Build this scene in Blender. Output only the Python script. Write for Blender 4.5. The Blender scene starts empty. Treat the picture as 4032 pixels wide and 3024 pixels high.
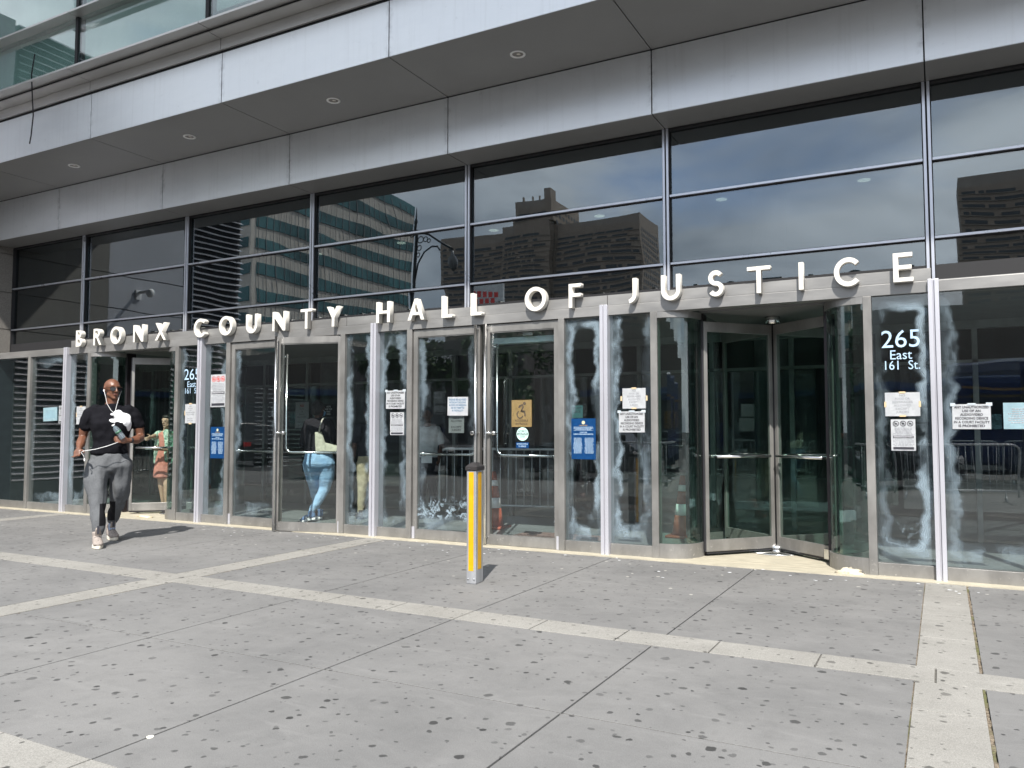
import bpy, bmesh, math, random
from mathutils import Vector, Matrix
random.seed(7)
R = math.radians
S = bpy.context.scene
COL = S.collection

# ------------------------------------------------------------------ camera
cam_d = bpy.data.cameras.new("camera")
cam = bpy.data.objects.new("camera", cam_d); COL.objects.link(cam)
cam.location = (0, 0, 1.36)
cam.rotation_euler = (R(90 + 3.30), 0, R(28.233))
cam_d.sensor_width = 36; cam_d.lens = 3146.5 / 4032 * 36
cam_d.clip_start = 0.05; cam_d.clip_end = 3000
S.camera = cam

# ------------------------------------------------------------------ light
SUN_EL = 49.5
sx, sy = 0.36, -0.933           # horizontal direction towards the sun
S.view_settings.view_transform = 'Standard'; S.view_settings.look = 'None'
S.view_settings.gamma = 1; S.view_settings.exposure = 0.97
w = bpy.data.worlds.new("World"); S.world = w; w.use_nodes = True
nt = w.node_tree; nt.nodes.clear()
sky = nt.nodes.new('ShaderNodeTexSky'); sky.sky_type = 'NISHITA'; sky.sun_disc = False
sky.dust_density = 0.25; sky.ozone_density = 1.6; sky.air_density = 0.8; sky.sun_elevation = R(SUN_EL); sky.sun_rotation = math.atan2(sx, sy)
tc = nt.nodes.new('ShaderNodeTexCoord')
mp = nt.nodes.new('ShaderNodeMapping'); mp.inputs['Scale'].default_value = (1, 1, 3.0)
nz = nt.nodes.new('ShaderNodeTexNoise'); nz.inputs['Scale'].default_value = 2.3; nz.inputs['Detail'].default_value = 6
nz.inputs['Distortion'].default_value = 0.6
rp = nt.nodes.new('ShaderNodeValToRGB'); rp.color_ramp.elements[0].position = 0.22; rp.color_ramp.elements[1].position = 0.46
mx = nt.nodes.new('ShaderNodeMix'); mx.data_type = 'RGBA'
n2 = nt.nodes.new('ShaderNodeTexNoise'); n2.inputs['Scale'].default_value = 3.4; n2.inputs['Detail'].default_value = 7; n2.inputs['Distortion'].default_value = 0.4
r2 = nt.nodes.new('ShaderNodeValToRGB'); r2.color_ramp.elements[0].position = 0.34; r2.color_ramp.elements[1].position = 0.66
r2.color_ramp.elements[0].color = (0.36, 0.41, 0.475, 1); r2.color_ramp.elements[1].color = (0.86, 0.91, 0.97, 1)
cs = nt.nodes.new('ShaderNodeVectorMath'); cs.operation = 'SCALE'; cs.inputs['Scale'].default_value = 8.2
nt.links.new(mp.outputs[0], n2.inputs['Vector']); nt.links.new(n2.outputs['Fac'], r2.inputs[0]); nt.links.new(r2.outputs[0], cs.inputs[0]); nt.links.new(cs.outputs[0], mx.inputs[7])
bg = nt.nodes.new('ShaderNodeBackground'); bg.inputs['Strength'].default_value = 0.14
ou = nt.nodes.new('ShaderNodeOutputWorld')
L = nt.links.new
L(tc.outputs['Generated'], mp.inputs['Vector']); L(mp.outputs[0], nz.inputs['Vector']); L(nz.outputs['Fac'], rp.inputs[0])
L(rp.outputs['Color'], mx.inputs[0]); L(sky.outputs[0], mx.inputs[6]); L(mx.outputs[2], bg.inputs[0]); L(bg.outputs[0], ou.inputs[0])
sd = bpy.data.lights.new("sun", 'SUN'); sd.energy = 4.0; sd.angle = R(0.5); sd.color = (1, 0.955, 0.89)
sun = bpy.data.objects.new("sun", sd); COL.objects.link(sun); sun.location = (5, -20, 30)
tosun = Vector((sx * math.cos(R(SUN_EL)), sy * math.cos(R(SUN_EL)), math.sin(R(SUN_EL))))
sun.rotation_euler = tosun.to_track_quat('Z', 'Y').to_euler()
S.cycles.transparent_max_bounces = 32
S.cycles.max_bounces = 10
S.cycles.caustics_reflective = False

# ------------------------------------------------------------------ material helpers
class NT:
    def __init__(s, name):
        s.m = bpy.data.materials.new(name); s.m.use_nodes = True
        s.t = s.m.node_tree; s.t.nodes.clear()
        s.out = s.t.nodes.new('ShaderNodeOutputMaterial')
    def n(s, typ, **kw):
        a = s.t.nodes.new('ShaderNode' + typ)
        for k, v in kw.items(): setattr(a, k, v)
        return a
    def l(s, a, b): s.t.links.new(a, b)
    def put(s, inp, v):
        if isinstance(v, bpy.types.NodeSocket): s.l(v, inp)
        else: inp.default_value = v
    def math(s, op, a, b=0.0, c=None, clamp=False):
        n = s.n('Math', operation=op, use_clamp=clamp); s.put(n.inputs[0], a); s.put(n.inputs[1], b)
        if c is not None: s.put(n.inputs[2], c)
        return n.outputs[0]
    def ss(s, x, lo, hi):      # smoothstep
        n = s.n('MapRange', interpolation_type='SMOOTHSTEP'); s.put(n.inputs['Value'], x)
        n.inputs['From Min'].default_value = lo; n.inputs['From Max'].default_value = hi
        return n.outputs['Result']
    def lin(s, x, a, b, c, d):
        n = s.n('MapRange'); s.put(n.inputs['Value'], x)
        for k, v in zip(('From Min', 'From Max', 'To Min', 'To Max'), (a, b, c, d)): n.inputs[k].default_value = v
        return n.outputs['Result']
    def noise(s, vec, scale, detail=3, rough=0.55, dist=0.0, col=False):
        n = s.n('TexNoise'); n.inputs['Scale'].default_value = scale; n.inputs['Detail'].default_value = detail
        n.inputs['Roughness'].default_value = rough; n.inputs['Distortion'].default_value = dist
        if vec is not None: s.l(vec, n.inputs['Vector'])
        return n.outputs['Color' if col else 'Fac']
    def mapv(s, vec, sc=(1, 1, 1), loc=(0, 0, 0)):
        n = s.n('Mapping'); n.inputs['Scale'].default_value = sc; n.inputs['Location'].default_value = loc; s.l(vec, n.inputs[0]); return n.outputs[0]
    def mix(s, f, a, b):
        n = s.n('Mix', data_type='RGBA'); s.put(n.inputs[0], f)
        s.put(n.inputs[6], a if not isinstance(a, tuple) else (*a[:3], 1)); s.put(n.inputs[7], b if not isinstance(b, tuple) else (*b[:3], 1))
        return n.outputs[2]
    def bsdf(s, col, rough=0.6, metal=0.0, spec=0.5, bump=None, bd=0.01, bs=0.5, **kw):
        b = s.n('BsdfPrincipled'); s.put(b.inputs['Base Color'], col if not isinstance(col, tuple) else (*col[:3], 1))
        s.put(b.inputs['Roughness'], rough); b.inputs['Metallic'].default_value = metal; b.inputs['Specular IOR Level'].default_value = spec
        for k, v in kw.items(): s.put(b.inputs[k.replace('_', ' ')], v)
        if bump is not None:
            n = s.n('Bump'); n.inputs['Distance'].default_value = bd; n.inputs['Strength'].default_value = bs
            s.l(bump, n.inputs['Height']); s.l(n.outputs[0], b.inputs['Normal'])
        s.l(b.outputs[0], s.out.inputs[0]); return b
def W_pos(t): return t.n('NewGeometry').outputs['Position']
def O_pos(t): return t.n('TexCoord').outputs['Object']

def simple(name, col, rough=0.6, metal=0.0, var=0.12, scale=6.0, bump=0.0, spec=0.5, stretch=(1, 1, 1), world=False, **kw):
    t = NT(name); v = t.mapv(W_pos(t) if world else O_pos(t), stretch)
    n = t.noise(v, scale, 5)
    c = t.mix(t.ss(n, 0.3, 0.7), tuple(x * (1 - var) for x in col), tuple(min(1, x * (1 + var)) for x in col))
    t.bsdf(c, t.lin(n, 0, 1, max(0.02, rough - 0.08), rough + 0.08), metal, spec, t.noise(v, scale * 6, 4) if bump else None, 0.01, bump, **kw)
    return t.m

M = {}
M['alu'] = simple('brushed_aluminium', (0.50, 0.49, 0.475), 0.38, 0.55, 0.06, 2.0, stretch=(1, 1, 12))
M['alu_bright'] = simple('bright_aluminium', (0.58, 0.58, 0.63), 0.32, 0.45, 0.05, 3.0, stretch=(1, 1, 0.3))
M['rail'] = simple('curtain_rail_aluminium', (0.56, 0.58, 0.64), 0.30, 0.6, 0.05, 3.0)
M['chrome'] = simple('polished_steel', (0.72, 0.72, 0.72), 0.18, 1.0, 0.05, 8)
M['steel_post'] = None
def steel(name, base, dirt, st_=(3, 3, 1.6)):
    t = NT(name); v = W_pos(t)
    n = t.noise(t.mapv(v, st_), 1.4, 6, 0.6)
    n2 = t.noise(v, 26, 5, 0.7)
    c = t.mix(t.ss(n, 0.3, 0.72), tuple(x * 0.82 for x in base), tuple(x * 1.1 for x in base))
    sep = t.n('SeparateXYZ'); t.l(v, sep.inputs[0])
    low = t.ss(sep.outputs[2], 0.28, 0.0)
    spots = t.math('MULTIPLY', t.ss(n2, 0.60, 0.68), low)
    c = t.mix(t.math('MULTIPLY', spots, dirt), c, (0.45, 0.43, 0.40))
    vo = t.n('TexVoronoi'); vo.inputs['Scale'].default_value = 13; t.l(v, vo.inputs['Vector'])
    dr = t.math('MULTIPLY', t.ss(vo.outputs['Distance'], 0.085, 0.06), t.ss(sep.outputs[2], 0.7, 0.0))
    c = t.mix(t.math('MULTIPLY', dr, 0.5), c, (0.7, 0.68, 0.62))
    t.bsdf(c, t.lin(n, 0.3, 0.7, 0.34, 0.52), 0.55, 0.5)
    return t.m
M['steel'] = steel('weathered_steel_cladding', (0.285, 0.277, 0.264), 0.8)
M['steel_header'] = steel('header_steel', (0.32, 0.314, 0.305), 0.0, (0.8, 1, 3.5))
def panel_mat():
    t = NT('painted_metal_panel'); v = O_pos(t); wv = W_pos(t)
    n = t.noise(t.mapv(wv, (0.6, 1, 1.6)), 1.3, 5, 0.6)
    n2 = t.noise(wv, 9, 5, 0.65)
    g = t.n('TexCoord').outputs['Generated']; sp = t.n('SeparateXYZ'); t.l(g, sp.inputs[0])
    ex = t.math('MINIMUM', sp.outputs[0], t.math('SUBTRACT', 1.0, sp.outputs[0]))
    edge = t.math('MULTIPLY', t.ss(ex, 0.03, 0.0), t.ss(n2, 0.4, 0.7))
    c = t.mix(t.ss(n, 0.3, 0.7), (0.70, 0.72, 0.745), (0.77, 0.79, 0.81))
    stk = t.noise(t.mapv(wv, (16, 1, 0.7)), 1.0, 4, 0.6); c = t.mix(t.math('MULTIPLY', t.ss(stk, 0.5, 0.75), 0.14), c, (0.42, 0.42, 0.42))
    c = t.mix(t.math('MULTIPLY', edge, 0.45), c, (0.30, 0.30, 0.31))
    c = t.mix(t.math('MULTIPLY', t.ss(n2, 0.62, 0.8), 0.25), c, (0.33, 0.34, 0.36))
    t.bsdf(c, t.lin(n, 0.3, 0.7, 0.30, 0.40), 0.5, 0.5, t.noise(t.mapv(wv, (1, 1, 1.6)), 1.1, 2), 0.03, 0.12)
    return t.m
M['panel'] = panel_mat()
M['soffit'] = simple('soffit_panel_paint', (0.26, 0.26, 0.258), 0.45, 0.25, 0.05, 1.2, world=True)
M['gap'] = simple('dark_joint_gasket', (0.012, 0.012, 0.014), 0.7)
M['dark'] = simple('black_rubber', (0.02, 0.02, 0.024), 0.55)
M['jamb'] = simple('dark_bronze_jamb', (0.030, 0.024, 0.028), 0.4, 0.3)
M['letters'] = simple('white_letter_enamel', (0.72, 0.695, 0.64), 0.35, 0.0, 0.03, 5)
M['white'] = simple('white_paint', (0.8, 0.8, 0.8), 0.5)
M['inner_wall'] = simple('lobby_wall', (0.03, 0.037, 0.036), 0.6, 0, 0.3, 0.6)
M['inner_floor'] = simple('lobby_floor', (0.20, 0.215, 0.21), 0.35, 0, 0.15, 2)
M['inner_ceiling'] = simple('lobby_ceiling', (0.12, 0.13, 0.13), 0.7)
M['inner_metal'] = simple('inner_frame_metal', (0.22, 0.235, 0.23), 0.4, 0.4)
M['mat'] = simple('brown_entrance_mat', (0.20, 0.13, 0.11), 0.9, 0, 0.3, 30)

def wall_stone():
    t = NT('stone_cladding'); v = W_pos(t)
    n = t.noise(v, 60, 4, 0.7); n2 = t.noise(v, 1.2, 4)
    c = t.mix(t.ss(n, 0.35, 0.65), (0.17, 0.16, 0.145), (0.26, 0.245, 0.225))
    c = t.mix(t.math('MULTIPLY', t.ss(n2, 0.3, 0.8), 0.3), c, (0.15, 0.145, 0.14))
    t.bsdf(c, 0.75, 0, 0.3, n, 0.004, 0.5); return t.m
M['stone'] = wall_stone()

# glass: two-way mirror of transparent and glossy by Schlick-like facing term, smears baked as diffuse film
def glass(name, tint, f0, bump=0.0, film=False, haze=0.0, f90=1.0, gcol=(1, 1, 1), bscale=1.0):
    t = NT(name)
    tr = t.n('BsdfTransparent'); tr.inputs[0].default_value = (*tint, 1)
    gl = t.n('BsdfGlossy'); gl.inputs['Roughness'].default_value = 0.0; gl.inputs['Color'].default_value = (*gcol, 1)
    lw = t.n('LayerWeight'); lw.inputs['Blend'].default_value = 0.5
    p = t.math('POWER', lw.outputs['Facing'], 4.0)
    fac = t.math('ADD', f0, t.math('MULTIPLY', p, f90 - f0))
    if bump:
        b = t.n('Bump'); b.inputs['Distance'].default_value = 0.05; b.inputs['Strength'].default_value = bump
        info = t.n('ObjectInfo'); vm = t.n('VectorMath', operation='ADD'); t.l(W_pos(t), vm.inputs[0])
        cb = t.n('CombineXYZ'); t.l(t.math('MULTIPLY', info.outputs['Random'], 7.0), cb.inputs[0]); t.l(cb.outputs[0], vm.inputs[1])
        t.l(t.noise(vm.outputs[0], bscale, 1.0), b.inputs['Height']); t.l(b.outputs[0], gl.inputs['Normal'])
    ms = t.n('MixShader'); t.l(fac, ms.inputs[0]); t.l(tr.outputs[0], ms.inputs[1]); t.l(gl.outputs[0], ms.inputs[2])
    outp = ms.outputs[0]
    if film or haze:
        df = t.n('BsdfDiffuse'); df.inputs[0].default_value = (0.42, 0.52, 0.60, 1)
        tl = t.n('BsdfTranslucent'); tl.inputs[0].default_value = (0.5, 0.6, 0.66, 1)
        dd = t.n('MixShader'); dd.inputs[0].default_value = 0.3; t.l(df.outputs[0], dd.inputs[1]); t.l(tl.outputs[0], dd.inputs[2])
        wp = W_pos(t)
        if film:
            g = t.n('TexCoord').outputs['Generated']; sp = t.n('SeparateXYZ'); t.l(g, sp.inputs[0])
            def at(nm):
                a = t.n('Attribute', attribute_type='OBJECT', attribute_name=nm); return a.outputs['Fac']
            lw_, rw_ = at('lw'), at('rw')
            pw, ph, sm, foam, top = at('pw'), at('ph'), at('smear'), at('foam'), at('topgap')
            lo = t.noise(t.mapv(wp, (1.4, 1, 3.0)), 1.7, 2, 0.5)
            lo2 = t.noise(t.mapv(wp, (1.0, 1, 1.0), (5, 0, 3)), 7.0, 3, 0.6)
            wob = t.math('ADD', t.math('MULTIPLY', t.math('SUBTRACT', lo, 0.5), 0.24), t.math('MULTIPLY', t.math('SUBTRACT', lo2, 0.5), 0.035))
            dl = t.math('MULTIPLY', sp.outputs[0], pw)
            drr = t.math('MULTIPLY', t.math('SUBTRACT', 1.0, sp.outputs[0]), pw)
            db = t.math('MULTIPLY', sp.outputs[2], ph)
            dt = t.math('ADD', t.math('MULTIPLY', t.math('SUBTRACT', 1.0, sp.outputs[2]), ph), top)
            side = t.n('Math', operation='SMOOTH_MIN'); t.l(dl, side.inputs[0]); t.l(drr, side.inputs[1]); side.inputs[2].default_value = 0.05
            s2 = t.n('Math', operation='SMOOTH_MIN'); t.l(side.outputs[0], s2.inputs[0]); t.l(t.math('MULTIPLY', db, 0.62), s2.inputs[1]); s2.inputs[2].default_value = 0.12
            s3 = t.n('Math', operation='SMOOTH_MIN'); t.l(s2.outputs[0], s3.inputs[0]); t.l(t.math('MULTIPLY', dt, 0.8), s3.inputs[1]); s3.inputs[2].default_value = 0.08
            d = t.math('ADD', s3.outputs[0], wob)
            ring = t.math('MULTIPLY', t.ss(d, 0.0, 0.07), t.ss(d, 0.135, 0.070))
            edge = t.math('MULTIPLY', t.ss(d, 0.085, 0.095), t.ss(d, 0.108, 0.1))
            wv = t.math('SINE', t.math('ADD', t.math('MULTIPLY', d, 420.0), t.math('MULTIPLY', lo2, 14.0)))
            fib = t.math('ADD', 0.72, t.math('MULTIPLY', wv, 0.18))
            patch = t.ss(t.noise(t.mapv(wp, (2.2, 1, 1)), 1.5, 4, 0.6), 0.40, 0.58)
            f1 = t.math('MULTIPLY', t.math('MULTIPLY', ring, fib), t.math('ADD', 0.04, t.math('MULTIPLY', patch, 0.96)))
            f1 = t.math('MULTIPLY', f1, 0.36)
            f1 = t.math('ADD', f1, t.math('MULTIPLY', t.math('MULTIPLY', edge, t.math('MULTIPLY', patch, t.ss(t.noise(wp, 26, 4, 0.7), 0.48, 0.62))), 0.14))
            base = t.math('MULTIPLY', t.ss(d, 0.12, 0.0), 0.045)
            sidew = t.math('ADD', lw_, t.math('MULTIPLY', t.ss(sp.outputs[0], 0.25, 0.75), t.math('SUBTRACT', rw_, lw_)))
            f1 = t.math('MULTIPLY', t.math('MULTIPLY', t.math('ADD', f1, base), sm), sidew)
            # foam: clumps of dried cleaner near the bottom
            fo = t.noise(t.mapv(wp, (1, 1, 1)), 9, 7, 0.72, 1.2)
            fb = t.math('MULTIPLY', t.ss(fo, 0.52, 0.60), t.math('MULTIPLY', t.ss(db, 0.10, 0.2), t.ss(db, 0.46, 0.28)))
            f1 = t.math('ADD', f1, t.math('MULTIPLY', t.math('MULTIPLY', fb, foam), 0.75))
            hz = t.math('ADD', f1, t.math('MULTIPLY', t.noise(t.mapv(wp, (3, 1, 0.6)), 3, 5), haze * 2), clamp=True)
        else:
            hz = t.math('MULTIPLY', t.noise(t.mapv(wp, (3, 1, 0.5)), 3, 5), haze * 2)
        m2 = t.n('MixShader'); t.l(hz, m2.inputs[0]); t.l(outp, m2.inputs[1]); t.l(dd.outputs[0], m2.inputs[2]); outp = m2.outputs[0]
    t.l(outp, t.out.inputs[0]); return t.m
M['glass_up'] = glass('coated_window_glass', (0.42, 0.50, 0.52), 0.15, 0.10, haze=0.002, f90=0.95, gcol=(0.93, 0.97, 1.0), bscale=0.8)
M['glass_in'] = glass('inner_window_glass', (0.9, 0.93, 0.93), 0.05, 0.05, f90=0.5, gcol=(.95, .9, 1.0), bscale=0.7)
M['glass_leaf'] = glass('revolving_leaf_glass', (0.86, 0.925, 0.90), 0.035, 0.03, haze=0.001, f90=0.6)
M['glass_hi'] = glass('office_window_glass', (0.72, 0.82, 0.80), 0.12, 0.05, haze=0.02, f90=0.95, bscale=0.8)
M['glass_low'] = glass('smeared_storefront_glass', (0.90, 0.935, 0.935), 0.062, 0.05, film=True, haze=0.0025, bscale=1.2)
M['glass_clear'] = glass('door_glass', (0.92, 0.955, 0.945), 0.06, 0.03, haze=0.0015)
M['glass_green'] = glass('curved_drum_glass', (0.76, 0.87, 0.83), 0.07, 0.03, haze=0.003)

# paving
def paving(name, c0, c1, gum=1.0, speck=0.0, bumpd=0.003):
    t = NT(name); v = W_pos(t)
    big = t.noise(v, 0.55, 6, 0.6, 0.3); mid = t.noise(v, 5, 6, 0.7); fine = t.noise(v, 170, 3, 0.7)
    c = t.mix(t.ss(big, 0.33, 0.68), c0, c1)
    c = t.mix(t.math('MULTIPLY', t.ss(mid, 0.45, 0.75), 0.42), c, tuple(x * 0.72 for x in c0))
    mid2 = t.noise(v, 1.7, 7, 0.7, 0.8); c = t.mix(t.math('MULTIPLY', t.ss(mid2, 0.35, 0.7), 0.35), c, tuple(x * 1.18 for x in c1))
    c = t.mix(t.math('MULTIPLY', t.ss(fine, 0.45, 0.7), 0.22 + speck), c, tuple(x * 0.45 for x in c0))
    c = t.mix(t.math('MULTIPLY', t.ss(fine, 0.55, 0.3), 0.16 + speck), c, tuple(min(1, x * 1.55) for x in c1))
    wisp = t.noise(t.mapv(v, (0.6, 2.2, 1)), 2.2, 7, 0.72, 1.0)
    c = t.mix(t.math('MULTIPLY', t.ss(wisp, 0.52, 0.72), 0.30), c, tuple(min(1, x * 1.35) for x in c1))
    # warped coordinates for gum spots
    wn = t.noise(v, 22, 2, 0.5, 0, True); vm = t.n('VectorMath', operation='MULTIPLY_ADD')
    t.l(wn, vm.inputs[0]); vm.inputs[1].default_value = (0.034, 0.034, 0); t.l(v, vm.inputs[2])
    f2 = t.n('VectorMath', operation='MULTIPLY'); t.l(vm.outputs[0], f2.inputs[0]); f2.inputs[1].default_value = (1, 1, 0)
    for sc, r0, r1, thr, dk, seed in ((3.4, 0.035, 0.10, 0.25, 0.26, 0), (6.3, 0.04, 0.12, 0.35, 0.34, 13), (9.0, 0.04, 0.11, 0.62, 0.5, 29), (4.7, 0.03, 0.085, 0.55, 0.28, 51)):
        mv = t.mapv(f2.outputs[0], (1, 1, 1), (seed, seed * 0.7, 0))
        vo = t.n('TexVoronoi', voronoi_dimensions='2D'); vo.inputs['Scale'].default_value = sc; t.l(mv, vo.inputs['Vector'])
        sp = t.n('SeparateColor'); t.l(vo.outputs['Color'], sp.inputs[0])
        rad = t.lin(sp.outputs[0], thr, 1.0, r0, r1); ok = t.math('GREATER_THAN', sp.outputs[0], thr)
        dd = t.math('SUBTRACT', rad, vo.outputs['Distance'])
        mk = t.math('MULTIPLY', t.ss(dd, 0.0, 0.02), ok)
        mk = t.math('MULTIPLY', mk, t.math('MULTIPLY', t.lin(sp.outputs[1], 0, 1, 0.45, 1.0), gum))
        c = t.mix(mk, c, tuple(x * dk for x in c0))
    vo = t.n('TexVoronoi', voronoi_dimensions='2D'); vo.inputs['Scale'].default_value = 4.1; t.l(t.mapv(f2.outputs[0], (1, 1, 1), (3.3, 8.1, 0)), vo.inputs['Vector'])
    sp = t.n('SeparateColor'); t.l(vo.outputs['Color'], sp.inputs[0]); sy_ = t.n('SeparateXYZ'); t.l(v, sy_.inputs[0])
    thr = t.lin(sy_.outputs[1], 6.2, 8.2, 1.0, 0.66)
    mk = t.math('MULTIPLY', t.math('GREATER_THAN', sp.outputs[0], thr), t.ss(vo.outputs['Distance'], 0.075, 0.05))
    c = t.mix(t.math('MULTIPLY', mk, gum), c, (0.38, 0.37, 0.34))
    t.bsdf(c, t.lin(mid, 0.3, 0.7, 0.62, 0.8), 0, 0.35, t.math('ADD', fine, t.math('MULTIPLY', mid, 2)), bumpd, 0.5)
    return t.m
M['pave'] = paving('tinted_concrete_paving', (0.134, 0.1335, 0.133), (0.182, 0.180, 0.177))
M['band'] = paving('granite_band_paving', (0.215, 0.208, 0.192), (0.268, 0.260, 0.242), 1.0, 0.18)
M['beige'] = simple('worn_beige_threshold', (0.42, 0.385, 0.30), 0.6, 0, 0.14, 5, 0.2, stretch=(1, 4, 1))
def joint_mat():
    t = NT('mossy_joint_filler'); v = W_pos(t)
    n = t.noise(v, 45, 5, 0.7); n2 = t.noise(v, 1.6, 3)
    c = t.mix(t.ss(n, 0.35, 0.65), (0.12, 0.095, 0.07), (0.30, 0.25, 0.19))
    c = t.mix(t.math('MULTIPLY', t.ss(n2, 0.52, 0.62), t.ss(n, 0.3, 0.6)), c, (0.13, 0.14, 0.055))
    t.bsdf(c, 0.95, 0, 0.2, n, 0.02, 1.0); return t.m
M['joint'] = joint_mat()
M['road'] = paving('asphalt', (0.045, 0.045, 0.048), (0.065, 0.065, 0.067), 0.0, 0.1)

# ------------------------------------------------------------------ mesh helpers
def box(bm, x0, x1, y0, y1, z0, z1):
    vs = [bm.verts.new((x, y, z)) for x in (x0, x1) for y in (y0, y1) for z in (z0, z1)]
    for f in ((0, 1, 3, 2), (4, 6, 7, 5), (0, 4, 5, 1), (2, 3, 7, 6), (0, 2, 6, 4), (1, 5, 7, 3)):
        bm.faces.new([vs[i] for i in f])
def prism(bm, pts, z0, z1):
    a = [bm.verts.new((x, y, z0)) for x, y in pts]; b = [bm.verts.new((x, y, z1)) for x, y in pts]
    n = len(pts)
    bm.faces.new(a[::-1]); bm.faces.new(b)
    for i in range(n): bm.faces.new((a[i], a[(i + 1) % n], b[(i + 1) % n], b[i]))
def tube(bm, pts, r, seg=10, caps=True):
    pts = [Vector(p) for p in pts]; rings = []
    rr = r if isinstance(r, (list, tuple)) else [r] * len(pts)
    up = None
    for i, p in enumerate(pts):
        d = (pts[min(i + 1, len(pts) - 1)] - pts[max(i - 1, 0)]).normalized()
        if up is None: up = Vector((0, 0, 1)) if abs(d.z) < 0.9 else Vector((1, 0, 0))
        a = (up - d * up.dot(d)).normalized(); b = d.cross(a); up = a
        rings.append([bm.verts.new(p + (a * math.cos(2 * math.pi * k / seg) + b * math.sin(2 * math.pi * k / seg)) * rr[i]) for k in range(seg)])
    for q0, q1 in zip(rings, rings[1:]):
        for k in range(seg): bm.faces.new((q0[k], q0[(k + 1) % seg], q1[(k + 1) % seg], q1[k]))
    if caps: bm.faces.new(rings[0][::-1]); bm.faces.new(rings[-1])
def lathe(bm, prof, c=(0, 0, 0), seg=24, axis='z'):
    rings = []
    for r, z in prof:
        ring = []
        for k in range(seg):
            a = 2 * math.pi * k / seg
            if axis == 'z': p = (c[0] + r * math.cos(a), c[1] + r * math.sin(a), c[2] + z)
            elif axis == 'y': p = (c[0] + r * math.cos(a), c[1] + z, c[2] + r * math.sin(a))
            else: p = (c[0] + z, c[1] + r * math.cos(a), c[2] + r * math.sin(a))
            ring.append(bm.verts.new(p))
        rings.append(ring)
    for q0, q1 in zip(rings, rings[1:]):
        for k in range(seg): bm.faces.new((q0[k], q0[(k + 1) % seg], q1[(k + 1) % seg], q1[k]))
    bm.faces.new(rings[0][::-1]); bm.faces.new(rings[-1])
def B(*boxes):
    bm = bmesh.new()
    for b in boxes: box(bm, *b)
    return bm
def obj(name, bm, mat=None, parent=None, smooth=False, loc=(0, 0, 0), rot=0, bevel=0):
    if isinstance(bm, bmesh.types.BMesh):
        bmesh.ops.recalc_face_normals(bm, faces=bm.faces)
        me = bpy.data.meshes.new(name); bm.to_mesh(me); bm.free()
    else: me = bm
    o = bpy.data.objects.new(name, me); COL.objects.link(o)
    if mat: me.materials.clear(); me.materials.append(mat)
    if smooth:
        for p in me.polygons: p.use_smooth = True
    o.location = loc; o.rotation_euler = (0, 0, rot)
    if parent: o.parent = parent
    if bevel:
        md = o.modifiers.new('bevel', 'BEVEL'); md.width = bevel; md.segments = 2; md.limit_method = 'ANGLE'
    return o
def tag(o, label, cat, group=None):
    o['label'] = label; o['category'] = cat
    if group: o['group'] = group
    return o
def thing(name, label, cat, loc=(0, 0, 0), rot=0, group=None):
    o = bpy.data.objects.new(name, None); COL.objects.link(o); o.empty_display_size = 0.2
    o.location = loc; o.rotation_euler = (0, 0, rot); return tag(o, label, cat, group)
def struct(o): o['kind'] = 'structure'; return o
def dup(o, loc=None, rot=None, label=None, parent=None):
    c = o.copy(); COL.objects.link(c)
    if loc is not None: c.location = loc
    if rot is not None: c.rotation_euler = (0, 0, rot)
    if label: c['label'] = label
    if parent: c.parent = parent
    for ch in list(o.children): dup(ch, parent=c)
    return c
_tc = {}
def text_mesh(s, size, bold=0.0, ext=0.0, align='CENTER', line=1.0):
    key = (s, size, bold, ext, align)
    if key in _tc: return _tc[key]
    cu = bpy.data.curves.new('text', 'FONT'); cu.body = s; cu.size = size; cu.offset = bold; cu.extrude = ext
    cu.align_x = align; cu.align_y = 'CENTER'; cu.space_line = line; cu.resolution_u = 3
    ob = bpy.data.objects.new('text', cu); COL.objects.link(ob)
    bpy.context.view_layer.update()
    me = bpy.data.meshes.new_from_object(ob.evaluated_get(bpy.context.evaluated_depsgraph_get()))
    bpy.data.objects.remove(ob); bpy.data.curves.remove(cu)
    # stand the text up: x stays, y -> z, facing -Y
    me.transform(Matrix(((1, 0, 0, 0), (0, 0, -1, 0), (0, 1, 0, 0), (0, 0, 0, 1))))
    _tc[key] = me; return me
def text(name, s, size, loc, mat, parent=None, bold=0.0, ext=0.0, wid=None, align='CENTER', line=1.0):
    me = text_mesh(s, size, bold, ext, align, line).copy()
    if wid:
        xs = [v.co.x for v in me.vertices]; k = wid / max(1e-6, max(xs) - min(xs))
        for v in me.vertices: v.co.x *= k
    return obj(name, me, mat, parent, loc=loc)

# ------------------------------------------------------------------ ground and street
g = B((-400, 400, -700, 8.0, -0.30, -0.02)); struct(obj('ground', g, M['gap']))
bandX = [(-19.1, -18.79), (-12.77, -12.46), (-6.43, -6.11), (-0.165, 0.15), (6.20, 6.51)]
bandY = [(1.87, 2.16), (4.95, 5.245)]
bm = bmesh.new()
G = 0.006
xs_all = []
for (a0, a1), (b0, b1) in zip(bandX, bandX[1:]):
    x0, x1 = a1, b0; n = 4; xs = [x0 + (x1 - x0) * k / n for k in range(n + 1)]
    ys = [-3.0, -1.3, 0.3, 1.87, None, 2.16, 3.58, 4.95, None, 5.245, 6.72, 8.115]
    for xa, xb in zip(xs, xs[1:]):
        for ya, yb in zip(ys, ys[1:]):
            if ya is None or yb is None: continue
            j = 0.018 if xa == x0 else G; k_ = 0.018 if xb == x1 else G
            box(bm, xa + j, xb - k_, ya + G, yb - G, -0.019, 0.0)
struct(obj('sidewalk', bm, M['pave'], bevel=0.0015))
bm = bmesh.new()
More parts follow.
